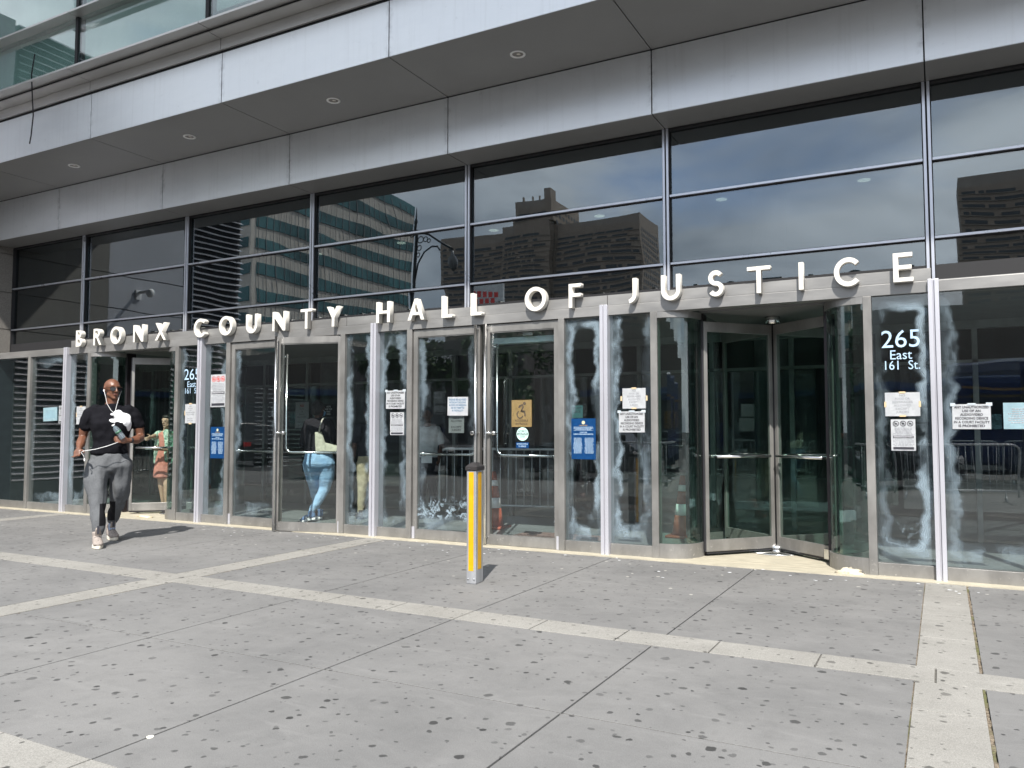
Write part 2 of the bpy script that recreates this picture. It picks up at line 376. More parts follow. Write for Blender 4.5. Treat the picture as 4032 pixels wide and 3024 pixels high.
for (a, b) in bandX:
    y = -3.0
    while y < 8.1:
        y2 = min(y + 0.76, 8.115)
        for ya, yb in bandY:
            if y < ya < y2: y2 = ya
        inside = any(ya <= y < yb - 0.01 for ya, yb in bandY)
        if inside: y = [yb for ya, yb in bandY if ya <= y < yb][0]; continue
        box(bm, a, b, y + 0.0045, y2 - 0.0045, -0.019, 0.0015); y = y2
for (ya, yb) in bandY:
    x = -19.1
    while x < 6.5:
        box(bm, x + 0.004, x + 0.608, ya, yb, -0.019, 0.0025); x += 0.614
struct(obj('granite_band', bm, M['band'], bevel=0.002))
bm = bmesh.new()
for a, b in bandX: box(bm, a + .001, b - .001, -3.0, 8.114, -0.0195, -0.006)
for (ya, yb) in bandY:
    for (a0, a1), (b0, b1) in zip(bandX, bandX[1:]): box(bm, a1 + .001, b0 - .001, ya + .001, yb - .001, -0.0195, -0.006)
struct(obj('band_mortar', bm, simple('dark_mortar', (.10, .095, .085), .9, 0, .3, 40)))
bm = bmesh.new()
for a, b in bandX:
    for x in (a - 0.0, b + 0.0):
        s_ = -1 if x == a else 1
        for y0, y1 in ((-3, 1.86), (2.17, 4.94), (5.25, 8.11)):
            n = 40
            for i in range(n):
                ya = y0 + (y1 - y0) * i / n; yb = y0 + (y1 - y0) * (i + 1) / n
                wd = 0.016 + random.uniform(-0.004, 0.004); h = -0.004 + random.uniform(-0.004, 0.003)
                xa, xb = (x - wd, x - 0.001) if s_ < 0 else (x + 0.001, x + wd)
                box(bm, xa, xb, ya, yb, -0.019, h)
struct(obj('paving_joint', bm, M['joint']))
struct(obj('threshold_strip', B((-15.0, 3.3, 8.118, 8.40, -0.02, 0.008)), M['beige']))
struct(obj('sidewalk_far', B((-60, -19.12, -3.0, 8.1, -0.019, 0.0), (6.53, 60, -3.0, 8.1, -0.019, 0.0)), M['pave']))
struct(obj('curb', B((-60, 60, -3.2, -3.005, -0.2, 0.004)), M['band']))
struct(obj('road', B((-200, 200, -17.0, -3.205, -0.2, -0.13)), M['road']))
struct(obj('far_sidewalk', B((-200, 200, -22.0, -17.005, -0.2, 0.0)), M['pave']))

# ------------------------------------------------------------------ courthouse
bld = thing('courthouse_building', 'grey metal and glass courthouse front with a stepped panel canopy over the sign', 'building', (0, 8.295, 0))
BO = Vector((0, -8.295, 0))
def part(name, bm, mat, parent=None, **kw):
    """part of the courthouse given in world coordinates"""
    if isinstance(bm, bmesh.types.BMesh): bmesh.ops.translate(bm, vec=BO, verts=bm.verts)
    else: bm.transform(Matrix.Translation(BO))
    return obj(name, bm, mat, parent or bld, **kw)
XL, XR = -15.02, 3.22
VX = [-12.92, -9.68, -6.452, -3.267, -0.034, 3.19]
UX = [-0.05 + 2.576 * k for k in (1, 0, -1, -2, -3, -4, -5)]
UX = sorted(UX)
XRU = 5.1
# canopy: panels module by module
mods = []
xs = [XL] + UX + [XRU]
for a, b in zip(xs, xs[1:]): mods.append((a + 0.006, b - 0.006))
for a, b in mods:
    part('fascia_panel', B((a, b, 6.847, 6.877, 5.424, 6.053)), M['panel'], bevel=0.002)
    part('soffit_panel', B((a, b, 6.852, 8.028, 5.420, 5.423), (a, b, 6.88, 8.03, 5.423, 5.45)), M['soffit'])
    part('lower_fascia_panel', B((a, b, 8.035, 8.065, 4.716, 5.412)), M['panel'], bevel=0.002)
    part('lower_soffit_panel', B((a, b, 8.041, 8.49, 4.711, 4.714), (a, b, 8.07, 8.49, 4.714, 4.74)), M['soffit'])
    part('ledge_face', B((a, b, 6.82, 6.85, 6.085, 6.226)), M['alu'], bevel=0.002)
    part('ledge_soffit', B((a, b, 6.640, 6.85, 6.229, 6.24)), M['alu'])
for k, (a, b) in enumerate(mods):
    part('window_sill', B((a, b, 6.475, 6.70, 6.268, 6.294)), M['alu'])
    part('upper_sill', B((a, b, 6.470, 6.70, 7.050, 7.076)), M['alu'])
    for z0, z1 in ((6.296, 7.046), (7.080, 8.2)):
        part('office_window', B((a + 0.03, b - 0.03, 6.62, 6.632, z0, z1)), M['glass_hi'])
for x in UX:
    part('office_mullion', B((x - 0.028, x + 0.028, 6.60, 6.66, 6.296, 7.048), (x - 0.028, x + 0.028, 6.60, 6.66, 7.078, 8.2)), M['gap'])
part('canopy_core', B((XL, XRU, 6.884, 8.02, 5.46, 6.05), (XL, XRU, 8.072, 8.6, 4.76, 5.40), (XL, XRU, 6.86, 8.5, 6.05, 6.22), (XL, XRU, 6.64, 8.5, 6.245, 6.262), (XL, XRU, 6.645, 6.9, 7.052, 7.074)), M['gap'])
part('upper_wall', B((XL, XRU, 6.4, 20, 8.2, 9.1)), M['panel'])
part('upper_storeys', B((XL, XRU, 6.4, 20, 9.1, 13.5)), M['panel'])
part('added_sun_blocker', B((XL, XRU, 3.6, 3.75, 9.3, 12.6)), M['panel'])  # unseen band, added to keep direct sun off the fascia and ledges
part('sun_blocker_arm', B(*[(x - .05, x + .05, 3.751, 6.399, 12.2, 12.5) for x in (-14.5, -7.8, -0.1, 5.0)]), M['alu'])  # added arms that carry the unseen sun blocker
part('office_ceiling', B((XL, XRU, 7.0, 12, 8.0, 8.15)), simple('office_ceiling_paint', (0.5, 0.52, 0.5), 0.8))
bl_ = simple('office_blind_fabric', (0.74, 0.80, 0.76), 0.8, 0, 0.2, 0.6, world=True)
for k, (a, b) in enumerate(mods):
    part('office_blind', B((a + .06, b - .06, 6.69, 6.70, 6.30 + (0.0, .12, .05, .2, 0, .1, .3, .1)[k % 8], 7.04)), bl_)
    part('office_blind', B((a + .06, b - .06, 6.69, 6.70, 7.09 + (.3, .0, .1, .2, 0, .1, .3, .1)[k % 8], 8.15)), bl_)

# curtain wall above the doors
UZ = [(2.927, 3.168), (3.212, 3.925), (3.970, 4.690)]
for x in UX + []:
    part('mullion', B((x - 0.034, x - 0.008, 8.49, 8.53, 2.75, 4.71), (x + 0.008, x + 0.034, 8.49, 8.53, 2.75, 4.71), (x - 0.034, x + 0.034, 8.532, 8.62, 2.75, 4.71)), M['rail'], bevel=0.002)
    part('mullion_gasket', B((x - 0.0415, x - 0.0345, 8.51, 8.60, 2.75, 4.71), (x - 0.0075, x + 0.0075, 8.51, 8.531, 2.75, 4.71), (x + 0.0345, x + 0.0415, 8.51, 8.60, 2.75, 4.71)), M['gap'])
for a, b in zip([XL] + UX, UX + [XRU]):
    a2 = a + (0.042 if a != XL else 0.0); b2 = b - 0.042
    for z in (3.190, 3.947):
        part('rail', B((a2, b2, 8.500, 8.535, z - 0.011, z + 0.012)), M['rail'])
        part('rail_gasket', B((a2, b2, 8.536, 8.60, z - 0.022, z + 0.023)), M['gap'])
    part('added_sill_strip', B((a2, b2, 8.50, 8.60, 2.75, 2.925)), M['gap'])  # dark strip added to hide the letter backs mirrored in the glass
    part('head_gasket', B((a2, b2, 8.50, 8.60, 4.69, 4.709)), M['gap'])
    for z0, z1 in UZ:
        part('window_pane', B((a2 + 0.002, b2 - 0.002, 8.55, 8.562, z0, z1)), M['glass_up'])
        q_ = B((-(b2 - a2) / 2 + .004, (b2 - a2) / 2 - .004, -0.004, 0.004, -(z1 - z0) / 2, (z1 - z0) / 2))
        q_ = obj('inner_pane', q_, M['glass_in'], bld); q_.location = ((a2 + b2) / 2, 8.60 - 8.295, (z0 + z1) / 2); q_.rotation_euler = (R(-0.32), 0, R(0.05))
part('left_edge_frame', B((XL + 0.002, XL + 0.02, 8.50, 8.60, 2.75, 4.70)), M['gap'])

# entrance front
YF = 8.262
part('header', B((XL, XR, YF, 8.42, 2.632, 2.738)), M['steel_header'], bevel=0.003)
part('header_cap', B((XL, XR, YF + 0.004, 8.549, 2.7385, 2.744)), M['steel_header'])
for a, b in ((-12.84, -9.70), (-9.692, -6.94), (-6.932, -4.0), (-3.992, -3.24), (-3.232, -0.05)):
    part('header_plate', B((a, b, YF + 0.006, YF + 0.03, 2.745, 2.856)), M['steel_header'], bevel=0.0015)
cc = part('entrance_column', B((-0.045, -0.008, 8.215, 8.40, -0.01, 2.746), (0.008, 0.045, 8.215, 8.40, -0.01, 2.746), (-0.008, 0.008, 8.235, 8.40, -0.01, 2.745)), M['alu_bright'], bevel=0.003)
cc.location.x = VX[0]
for x in VX[1:]:
    c = dup(cc, (x, 0, 0))
posts = [-13.99, -12.335, -10.218, -9.128, -6.989, -5.908, -3.800, -2.706, -0.597, 1.10]
for x in posts:
    part('frame_post', B((x - 0.037, x + 0.037, 8.255, 8.38, 0.0, 2.632)), M['steel'], bevel=0.003)
panes = [(XL, -14.03, 1.0, 0), (-13.95, -12.967, 1.0, 0), (-12.873, -12.374, 1.0, 0), (-10.18, -9.727, .9, 0), (-9.633, -9.167, 1, 0),
         (-6.95, -6.499, 1.3, 0), (-6.405, -5.947, 1.2, 0), (-3.762, -3.314, 1.5, 0), (-3.220, -2.745, 1.4, 0), (-0.558, -0.081, 1.6, 0.3), (0.013, 1.06, 1.0, 0), (1.14, 3.14, 1.0, 0)]
SW = [(0, .2), (.3, .9), (1, .5), (.6, .2), (.6, .8), (.9, .8), (.8, .9), (1.0, 1.2), (1.3, .5), (.3, 1.2), (.9, .1), (0, 0)]
def pane(name, x0, x1, z0, z1, y, smear, foam, parent=None, mat='glass_low', top=0.0):
    p = part(name, B((x0, x1, y, y + 0.010, z0, z1)), M[mat], parent)
    p['pw'] = x1 - x0; p['ph'] = z1 - z0; p['smear'] = float(smear); p['foam'] = float(foam); p['topgap'] = float(top)
    return p
for i, (a, b, sm, fo) in enumerate(panes):
    pane('side_window', a, b, 0.126, 2.628, 8.30, sm if i != 0 else 0.1, fo, top=(0.0 if i in (6, 7, 9, 1) else 0.3))
    p_ = [o_ for o_ in bld.children if o_.name.startswith('side_window')][i]; p_['lw'], p_['rw'] = float(SW[i][0]), float(SW[i][1])
    part('base_rail', B((a, b, 8.270, 8.37, 0.002, 0.125)), M['steel'], bevel=0.002)

def arc(cx, cy, r, a0, a1, n=12):
    return [(cx + r * math.cos(R(a0 + (a1 - a0) * k / n)), cy + r * math.sin(R(a0 + (a1 - a0) * k / n))) for k in range(n + 1)]
def curved(outer, inner, z0, z1):
    bm = bmesh.new(); prism(bm, outer + inner[::-1], z0, z1); return bm

# hinged doors -------------------------------------------------------------
def door_leaf(hx, side, ang, smear, foam, mat):
    """side=+1: leaf extends towards +X from its hinge"""
    Wd = 0.975
    rig = obj('door', B((0, 0.062, -0.028, 0.028, 0.012, 2.622) if side > 0 else (-0.062, 0, -0.028, 0.028, 0.012, 2.622)), M['steel'], bld)
    rig.location = (hx, 0.02, 0); rig.rotation_euler = (0, 0, ang)
    s = side
    def X(a, b): return (min(s * a, s * b), max(s * a, s * b))
    a, b = X(Wd - 0.062, Wd)
    obj('stile', B((a, b, -0.028, 0.028, 0.012, 2.622)), M['steel'], rig)
    a, b = X(0.063, Wd - 0.063)
    obj('top_rail', B((a, b, -0.028, 0.028, 2.535, 2.622), (a, b, -0.020, 0.020, 2.522, 2.5345)), M['steel'], rig)
    obj('bottom_rail', B((a, b, -0.030, 0.028, 0.012, 0.118), (a, b, -0.020, 0.020, 0.1185, 0.130)), M['steel'], rig)
    p = obj('door_glass', B((a, b, -0.006, 0.006, 0.131, 2.521)), M[mat], rig)
    p['pw'] = b - a; p['ph'] = 2.39; p['smear'] = smear; p['foam'] = foam; p['topgap'] = 0.3; p['lw'] = 1.0; p['rw'] = 0.35
    bm = bmesh.new(); px = s * (Wd - 0.030)
    tube(bm, [(px, -0.085, 0.012), (px, -0.085, 2.63)], 0.019, 14)
    for z in (0.09, 1.32, 2.57): tube(bm, [(px, -0.08, z), (px, -0.028, z)], 0.012, 10)
    obj('pull_handle', bm, M['chrome'], rig, True)
    bm = bmesh.new(); ix = s * (Wd - 0.11); pts = [(ix, 0.07, 2.40), (ix, 0.07, 1.15)]
    for k in range(1, 7):
        aa = R(15 * k); pts.append((ix - s * 0.09 * (1 - math.cos(aa)), 0.07, 1.15 - 0.09 * math.sin(aa)))
    pts.append((s * 0.09, 0.07, 1.06)); tube(bm, pts, 0.0165, 12)
    lathe(bm, [(0.0, -0.03), (0.03, -0.03), (0.03, 0.03), (0.0, 0.03)][1:3], (s * 0.09, 0.07, 1.06), 14, 'y')
    for z in (1.32, 2.36): tube(bm, [(ix, 0.07, z), (ix, 0.007, z)], 0.012, 8)
    lathe(bm, [(0.026, 0), (0.026, 0.03)], (ix, -0.036, 1.325), 14, 'y')
    tube(bm, [(ix, -0.03, 1.325), (px, -0.085, 1.325)], 0.014, 10)
    tube(bm, [(s * 0.09, 0.07, 1.06), (s * 0.09, 0.007, 1.06)], 0.012, 8)
    obj('push_bar', bm, M['chrome'], rig, True)
    a, b = X(0.0, 0.03)
    obj('pivot_cover', B((a - 0.004, b + 0.004, -0.04, -0.0285, 0.012, 0.16)), M['alu_bright'], rig)
    return rig
door_leaf(-9.082, 1, 0, 0.8, 0.0, 'glass_low')
door_leaf(-7.028, -1, R(14.5), 0.0, 0.0, 'glass_clear')
door_leaf(-5.862, 1, 0, 0.9, 1.0, 'glass_low')
door_leaf(-3.840, -1, 0, 0.1, 0.0, 'glass_low')
part('operator_header', B((-4.80, -3.84, 8.40, 8.52, 2.40, 2.47)), simple('pale_operator_cover', (0.5, 0.62, 0.62), 0.4))
part('door_contact', B((-4.33, -4.20, 8.33, 8.36, 2.475, 2.515)), M['steel'])

# revolving doors ----------------------------------------------------------
def revolving(cx, hub, leaf_angs, rad, back=True):
    x0, x1 = cx - 1.018, cx + 1.018
    H = Vector((hub[0], hub[1], 0))
    root = part('revolving_door', B((x0 + 0.36, x1 - 0.36, 8.62, 9.9, 2.64, 2.70)), M['soffit'])
    def sub(name, bm, mat, **kw): return part(name, bm, mat, root, **kw)
    r = 0.35
    for s, xe in ((1, x0), (-1, x1)):
        # quarter round nose: starts flush with the front at the post and turns inwards
        ccx = xe + s * 0.02
        a0, a1 = (-90, 0) if s > 0 else (-90, -180)
        out = [(xe, 8.28)] + arc(ccx, 8.28 + r, r, a0, a1, 14)
        inn = [(xe, 8.292)] + arc(ccx, 8.28 + r, r - 0.012, a0, a1, 14)
        sub('nose_glass', curved(out, inn, 0.161, 2.565), M['glass_green'], smooth=False)
        out = [(xe, 8.262)] + arc(ccx, 8.28 + r, r + 0.018, a0, a1, 14)
        inn = [(xe, 8.31)] + arc(ccx, 8.28 + r, r - 0.035, a0, a1, 14)
        sub('nose_plinth', curved(out, inn, 0.002, 0.160), M['steel'])
        sub('nose_cap', curved(out, inn, 2.566, 2.632), M['steel_header'])
        jx = xe + s * (0.02 + r)
        sub('jamb', B((min(jx - s * 0.03, jx + s * 0.03), max(jx - s * 0.03, jx + s * 0.03), 8.645, 8.80, 0.002, 2.63)), M['jamb'])
        # drum wall arc round the hub
        if s > 0: out = arc(cx, 9.30, 0.985, 222, 140, 18); inn = arc(cx, 9.30, 0.973, 222, 140, 18)
        else: out = arc(cx, 9.30, 0.985, 318, 400, 18); inn = arc(cx, 9.30, 0.973, 318, 400, 18)
        sub('drum_glass', curved(out, inn, 0.121, 2.56), M['glass_green'])
        if s > 0: o2 = arc(cx, 9.30, 1.0, 222, 140, 18); i2 = arc(cx, 9.30, 0.965, 222, 140, 18)
        else: o2 = arc(cx, 9.30, 1.0, 318, 400, 18); i2 = arc(cx, 9.30, 0.965, 318, 400, 18)
        sub('drum_rail', curved(o2, i2, 0.002, 0.12), M['steel'])
    bm = bmesh.new(); lathe(bm, [(0.33, 0.0), (0.33, 0.012)], (hub[0], hub[1], 0.012), 32)
    lathe(bm, [(0.085, 0.0), (0.085, 0.05), (0.05, 0.075), (0.02, 0.085)], (hub[0], hub[1], 0.024), 24)
    sub('hub', bm, M['chrome'], smooth=True)
    bm = bmesh.new(); lathe(bm, [(0.085, 0.0), (0.085, 0.08)], (hub[0], hub[1], 2.555), 24)
    sub('top_bearing', bm, M['chrome'], smooth=True)
    bm = bmesh.new(); tube(bm, [(hub[0], hub[1], 0.11), (hub[0], hub[1], 2.555)], 0.022, 12); sub('centre_post', bm, M['dark'], smooth=True)
    for a in leaf_angs:
        m = Matrix.Translation(H) @ Matrix.Rotation(R(a), 4, 'Z')
        def lb(*b):
            q = B(*b); bmesh.ops.transform(q, matrix=m, verts=q.verts); return q
        sub('leaf_frame', lb((0.03, 0.075, -0.02, 0.02, 0.06, 2.54), (rad - 0.042, rad, -0.02, 0.02, 0.06, 2.54),
                             (0.0755, rad - 0.0425, -0.02, 0.02, 2.43, 2.54), (0.0755, rad - 0.0425, -0.02, 0.02, 0.06, 0.185)), M['steel'], bevel=0.003)
        sub('leaf_gasket', lb((0.05, rad - 0.01, -0.008, 0.008, 0.035, 0.0595), (rad + 0.0005, rad + 0.02, -0.006, 0.006, 0.06, 2.54)), M['dark'])
        sub('leaf_glass', lb((0.076, rad - 0.043, -0.005, 0.005, 0.186, 2.429)), M['glass_leaf'])
        q = bmesh.new()
        for s in (1, -1):
            tube(q, [(0.13, s * 0.085, 1.075), (rad - 0.10, s * 0.085, 1.075)], 0.016, 12)
            for xx in (0.15, rad - 0.12): tube(q, [(xx, s * 0.085, 1.075), (xx, s * 0.021, 1.075)], 0.012, 8)
        bmesh.ops.transform(q, matrix=m, verts=q.verts); sub('leaf_push_bar', q, M['chrome'], smooth=True)
        sub('leaf_foot_bracket', lb((rad - 0.16, rad - 0.09, -0.034, -0.0205, 0.05, 0.15)), M['chrome'])
    return root
revolving(-1.652, (-1.652, 9.30), (229, 319, 49, 139), 0.93)
revolving(-11.277, (-10.98, 9.03), (219.3, 129.3, 39.3), 0.80)
part('revolving_floor', B((-2.35, -0.95, 8.401, 9.35, 0.0, 0.011)), M['beige'])
part('revolving_floor', B((-12.0, -10.55, 8.401, 9.3, 0.0, 0.011)), M['beige'])

# interior -----------------------------------------------------------------
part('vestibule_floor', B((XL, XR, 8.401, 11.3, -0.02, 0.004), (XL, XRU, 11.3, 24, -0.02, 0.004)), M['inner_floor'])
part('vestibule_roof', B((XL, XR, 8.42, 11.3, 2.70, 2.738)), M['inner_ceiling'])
bm = bmesh.new()
x = -14.6
while x < XRU:
    box(bm, x - 0.03, x + 0.03, 11.20, 11.28, 0.004, 2.60); x += 1.07
box(bm, XL, XRU, 11.19, 11.29, 2.60, 2.70); box(bm, XL, XRU, 11.2, 11.28, 2.18, 2.22)
part('inner_partition', bm, M['inner_metal'])
for k in range(18):
    xa = -14.6 + 1.07 * k
    part('inner_glass', B((xa + 0.035, xa + 1.035, 11.235, 11.245, 0.01, 2.17)), M['glass_clear'])
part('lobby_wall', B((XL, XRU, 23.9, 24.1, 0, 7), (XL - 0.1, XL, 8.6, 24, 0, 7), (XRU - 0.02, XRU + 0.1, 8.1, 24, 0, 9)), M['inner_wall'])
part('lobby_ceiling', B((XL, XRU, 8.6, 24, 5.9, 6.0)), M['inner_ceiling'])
lampm = NT('downlight_glow'); e = lampm.n('Emission'); e.inputs[0].default_value = (1, 0.86, 0.66, 1); e.inputs[1].default_value = 0.8; lampm.l(e.outputs[0], lampm.out.inputs[0]); M['glow'] = lampm.m
bm = bmesh.new()
for i in range(8):
    for j in range(0, 4, 2):
        lathe(bm, [(0.11, 0.0), (0.11, 0.01)], (-14 + 2.576 * i, 10.2 + 2.7 * j, 5.885), 12)
part('lobby_lamp', bm, M['glow'])
bm = bmesh.new()
for i in range(4): lathe(bm, [(0.30, 0), (0.30, 5.9)], (-13 + 5.15 * i, 15.0, 0.0), 20)
part('lobby_column', bm, simple('lobby_column_paint', (0.16, 0.165, 0.16), 0.6), smooth=False)

# wing wall at the left ------------------------------------------------------
wing = thing('courthouse_wing', 'stone clad wing wall standing out at the left end of the glass front', 'building wing', (XL, 8.3, 0))
def wpart(name, bm, mat, **kw):
    bmesh.ops.translate(bm, vec=(-XL, -8.3, 0), verts=bm.verts); return obj(name, bm, mat, wing, **kw)
bm = bmesh.new()
for z0, z1 in ((2.76, 3.19), (3.205, 3.87), (3.885, 4.58), (4.595, 5.42), (5.44, 6.2), (6.22, 9.0)):
    box(bm, -19, XL, 6.68, 9.5, z0, z1)
box(bm, -19, XL - 0.03, 6.68, 9.5, 2.7, 9.0)
wpart('stone_cladding', bm, M['stone'])
wpart('grey_panel', B(*[(-19, XL - 0.005, 4.84, 6.67, z0, z1) for z0, z1 in ((2.76, 3.87), (3.89, 4.58), (4.6, 6.4), (6.42, 9.0))]), simple('grey_wing_panel', (0.42, 0.42, 0.45), 0.5, 0.1, 0.05, 1))
def louvre(ya, yb, z0, z1, pitch, name):
    bm = B((-19, XL - 0.10, ya, yb, z0, z1)); o = wpart(name + '_back', bm, M['dark'])
    bm = bmesh.new(); z = z0
    while z < z1:
        vs = [(XL - 0.09, z + 0.05), (XL - 0.005, z + 0.0), (XL, z + 0.012), (XL - 0.085, z + 0.065)]
        a = [bm.verts.new((p[0], ya, p[1])) for p in vs]; b = [bm.verts.new((p[0], yb, p[1])) for p in vs]
        bm.faces.new(a); bm.faces.new(b[::-1])
        for i in range(4): bm.faces.new((a[i], b[i], b[(i + 1) % 4], a[(i + 1) % 4]))
        z += pitch
    wpart(name, bm, M['alu_bright'])
louvre(3.16, 4.72, 2.76, 9.0, 0.14, 'upper_louvre')
louvre(5.9, 7.98, 0.42, 2.70, 0.115, 'lower_louvre')
wpart('plinth_wall', B((-19, XL - 0.01, 2.97, 9.5, 0.0, 0.40), (-19, XL - 0.02, 7.99, 9.5, 0.40, 2.69), (-19, XL - 0.02, 2.97, 5.89, 0.40, 2.74)), simple('dark_wing_base', (0.035, 0.045, 0.05), 0.5))
t_ = thing('security_camera', 'white security camera on a bracket high on the grey wing panel', 'security camera', (XL, 5.96, 4.25))
obj('bracket', B((0, 0.03, -0.06, 0.06, -0.10, 0.10), (0.03, 0.32, -0.025, 0.025, 0.02, 0.07)), M['white'], t_)
bm = bmesh.new(); lathe(bm, [(0.03, 0.09), (0.07, 0.06), (0.075, -0.02), (0.05, -0.07), (0.015, -0.09)], (0.35, 0, 0.0), 16); obj('camera_dome', bm, M['white'], t_, True)

# hanging cable at the upper left
bm = bmesh.new(); tube(bm, [(-11.05, 6.45, 6.62), (-11.13, 6.46, 6.35), (-11.33, 6.60, 6.10), (-11.43, 6.68, 5.90), (-11.50, 6.70, 5.62), (-11.53, 6.70, 5.50)], 0.009, 8)
tag(obj('hanging_cable', bm, M['gap'], smooth=True), 'thin dark loose cable hanging in front of the canopy at the upper left', 'cable')

# recessed downlights in the canopy soffit
dl_lab = ['round recessed downlight in the soffit, nearest the left edge of the picture', 'round recessed downlight in the soffit, second from the left above the letters BRONX',
          'round recessed downlight in the soffit, above the word COUNTY', 'round recessed downlight in the soffit, the largest one near the top centre', 'round recessed downlight in the soffit beyond the top of the picture']
first = None
for x, lab in zip((-11.64, -9.07, -6.50, -3.93, -1.36), dl_lab):
    if first is None:
        first = thing('downlight', lab, 'downlight', (x, 7.45, 5.42), group='downlights in the canopy soffit')
        bm = bmesh.new(); seg = 28; pr = [(0.085, -0.001), (0.085, -0.010), (0.068, -0.010), (0.060, -0.002)]
        rings = [[bm.verts.new((r_ * math.cos(2 * math.pi * k / seg), r_ * math.sin(2 * math.pi * k / seg), z)) for k in range(seg)] for r_, z in pr]
        for q0, q1 in zip(rings, rings[1:]):
            for k in range(seg): bm.faces.new((q0[k], q0[(k + 1) % seg], q1[(k + 1) % seg], q1[k]))
        obj('trim_ring', bm, M['white'], first, True)
        bm = bmesh.new(); lathe(bm, [(0.060, -0.003), (0.045, -0.0025)], seg=24); obj('reflector', bm, simple('lamp_reflector', (0.25, 0.23, 0.2), 0.2, 0.8), first)
        bm = bmesh.new(); lathe(bm, [(0.022, -0.0045), (0.02, -0.0035)], (0.01, 0.0, 0), seg=16); obj('bulb', bm, simple('lamp_bulb_glass', (0.6, 0.57, 0.5), 0.2), first)
    else: dup(first, (x, 7.45, 5.42), label=lab)

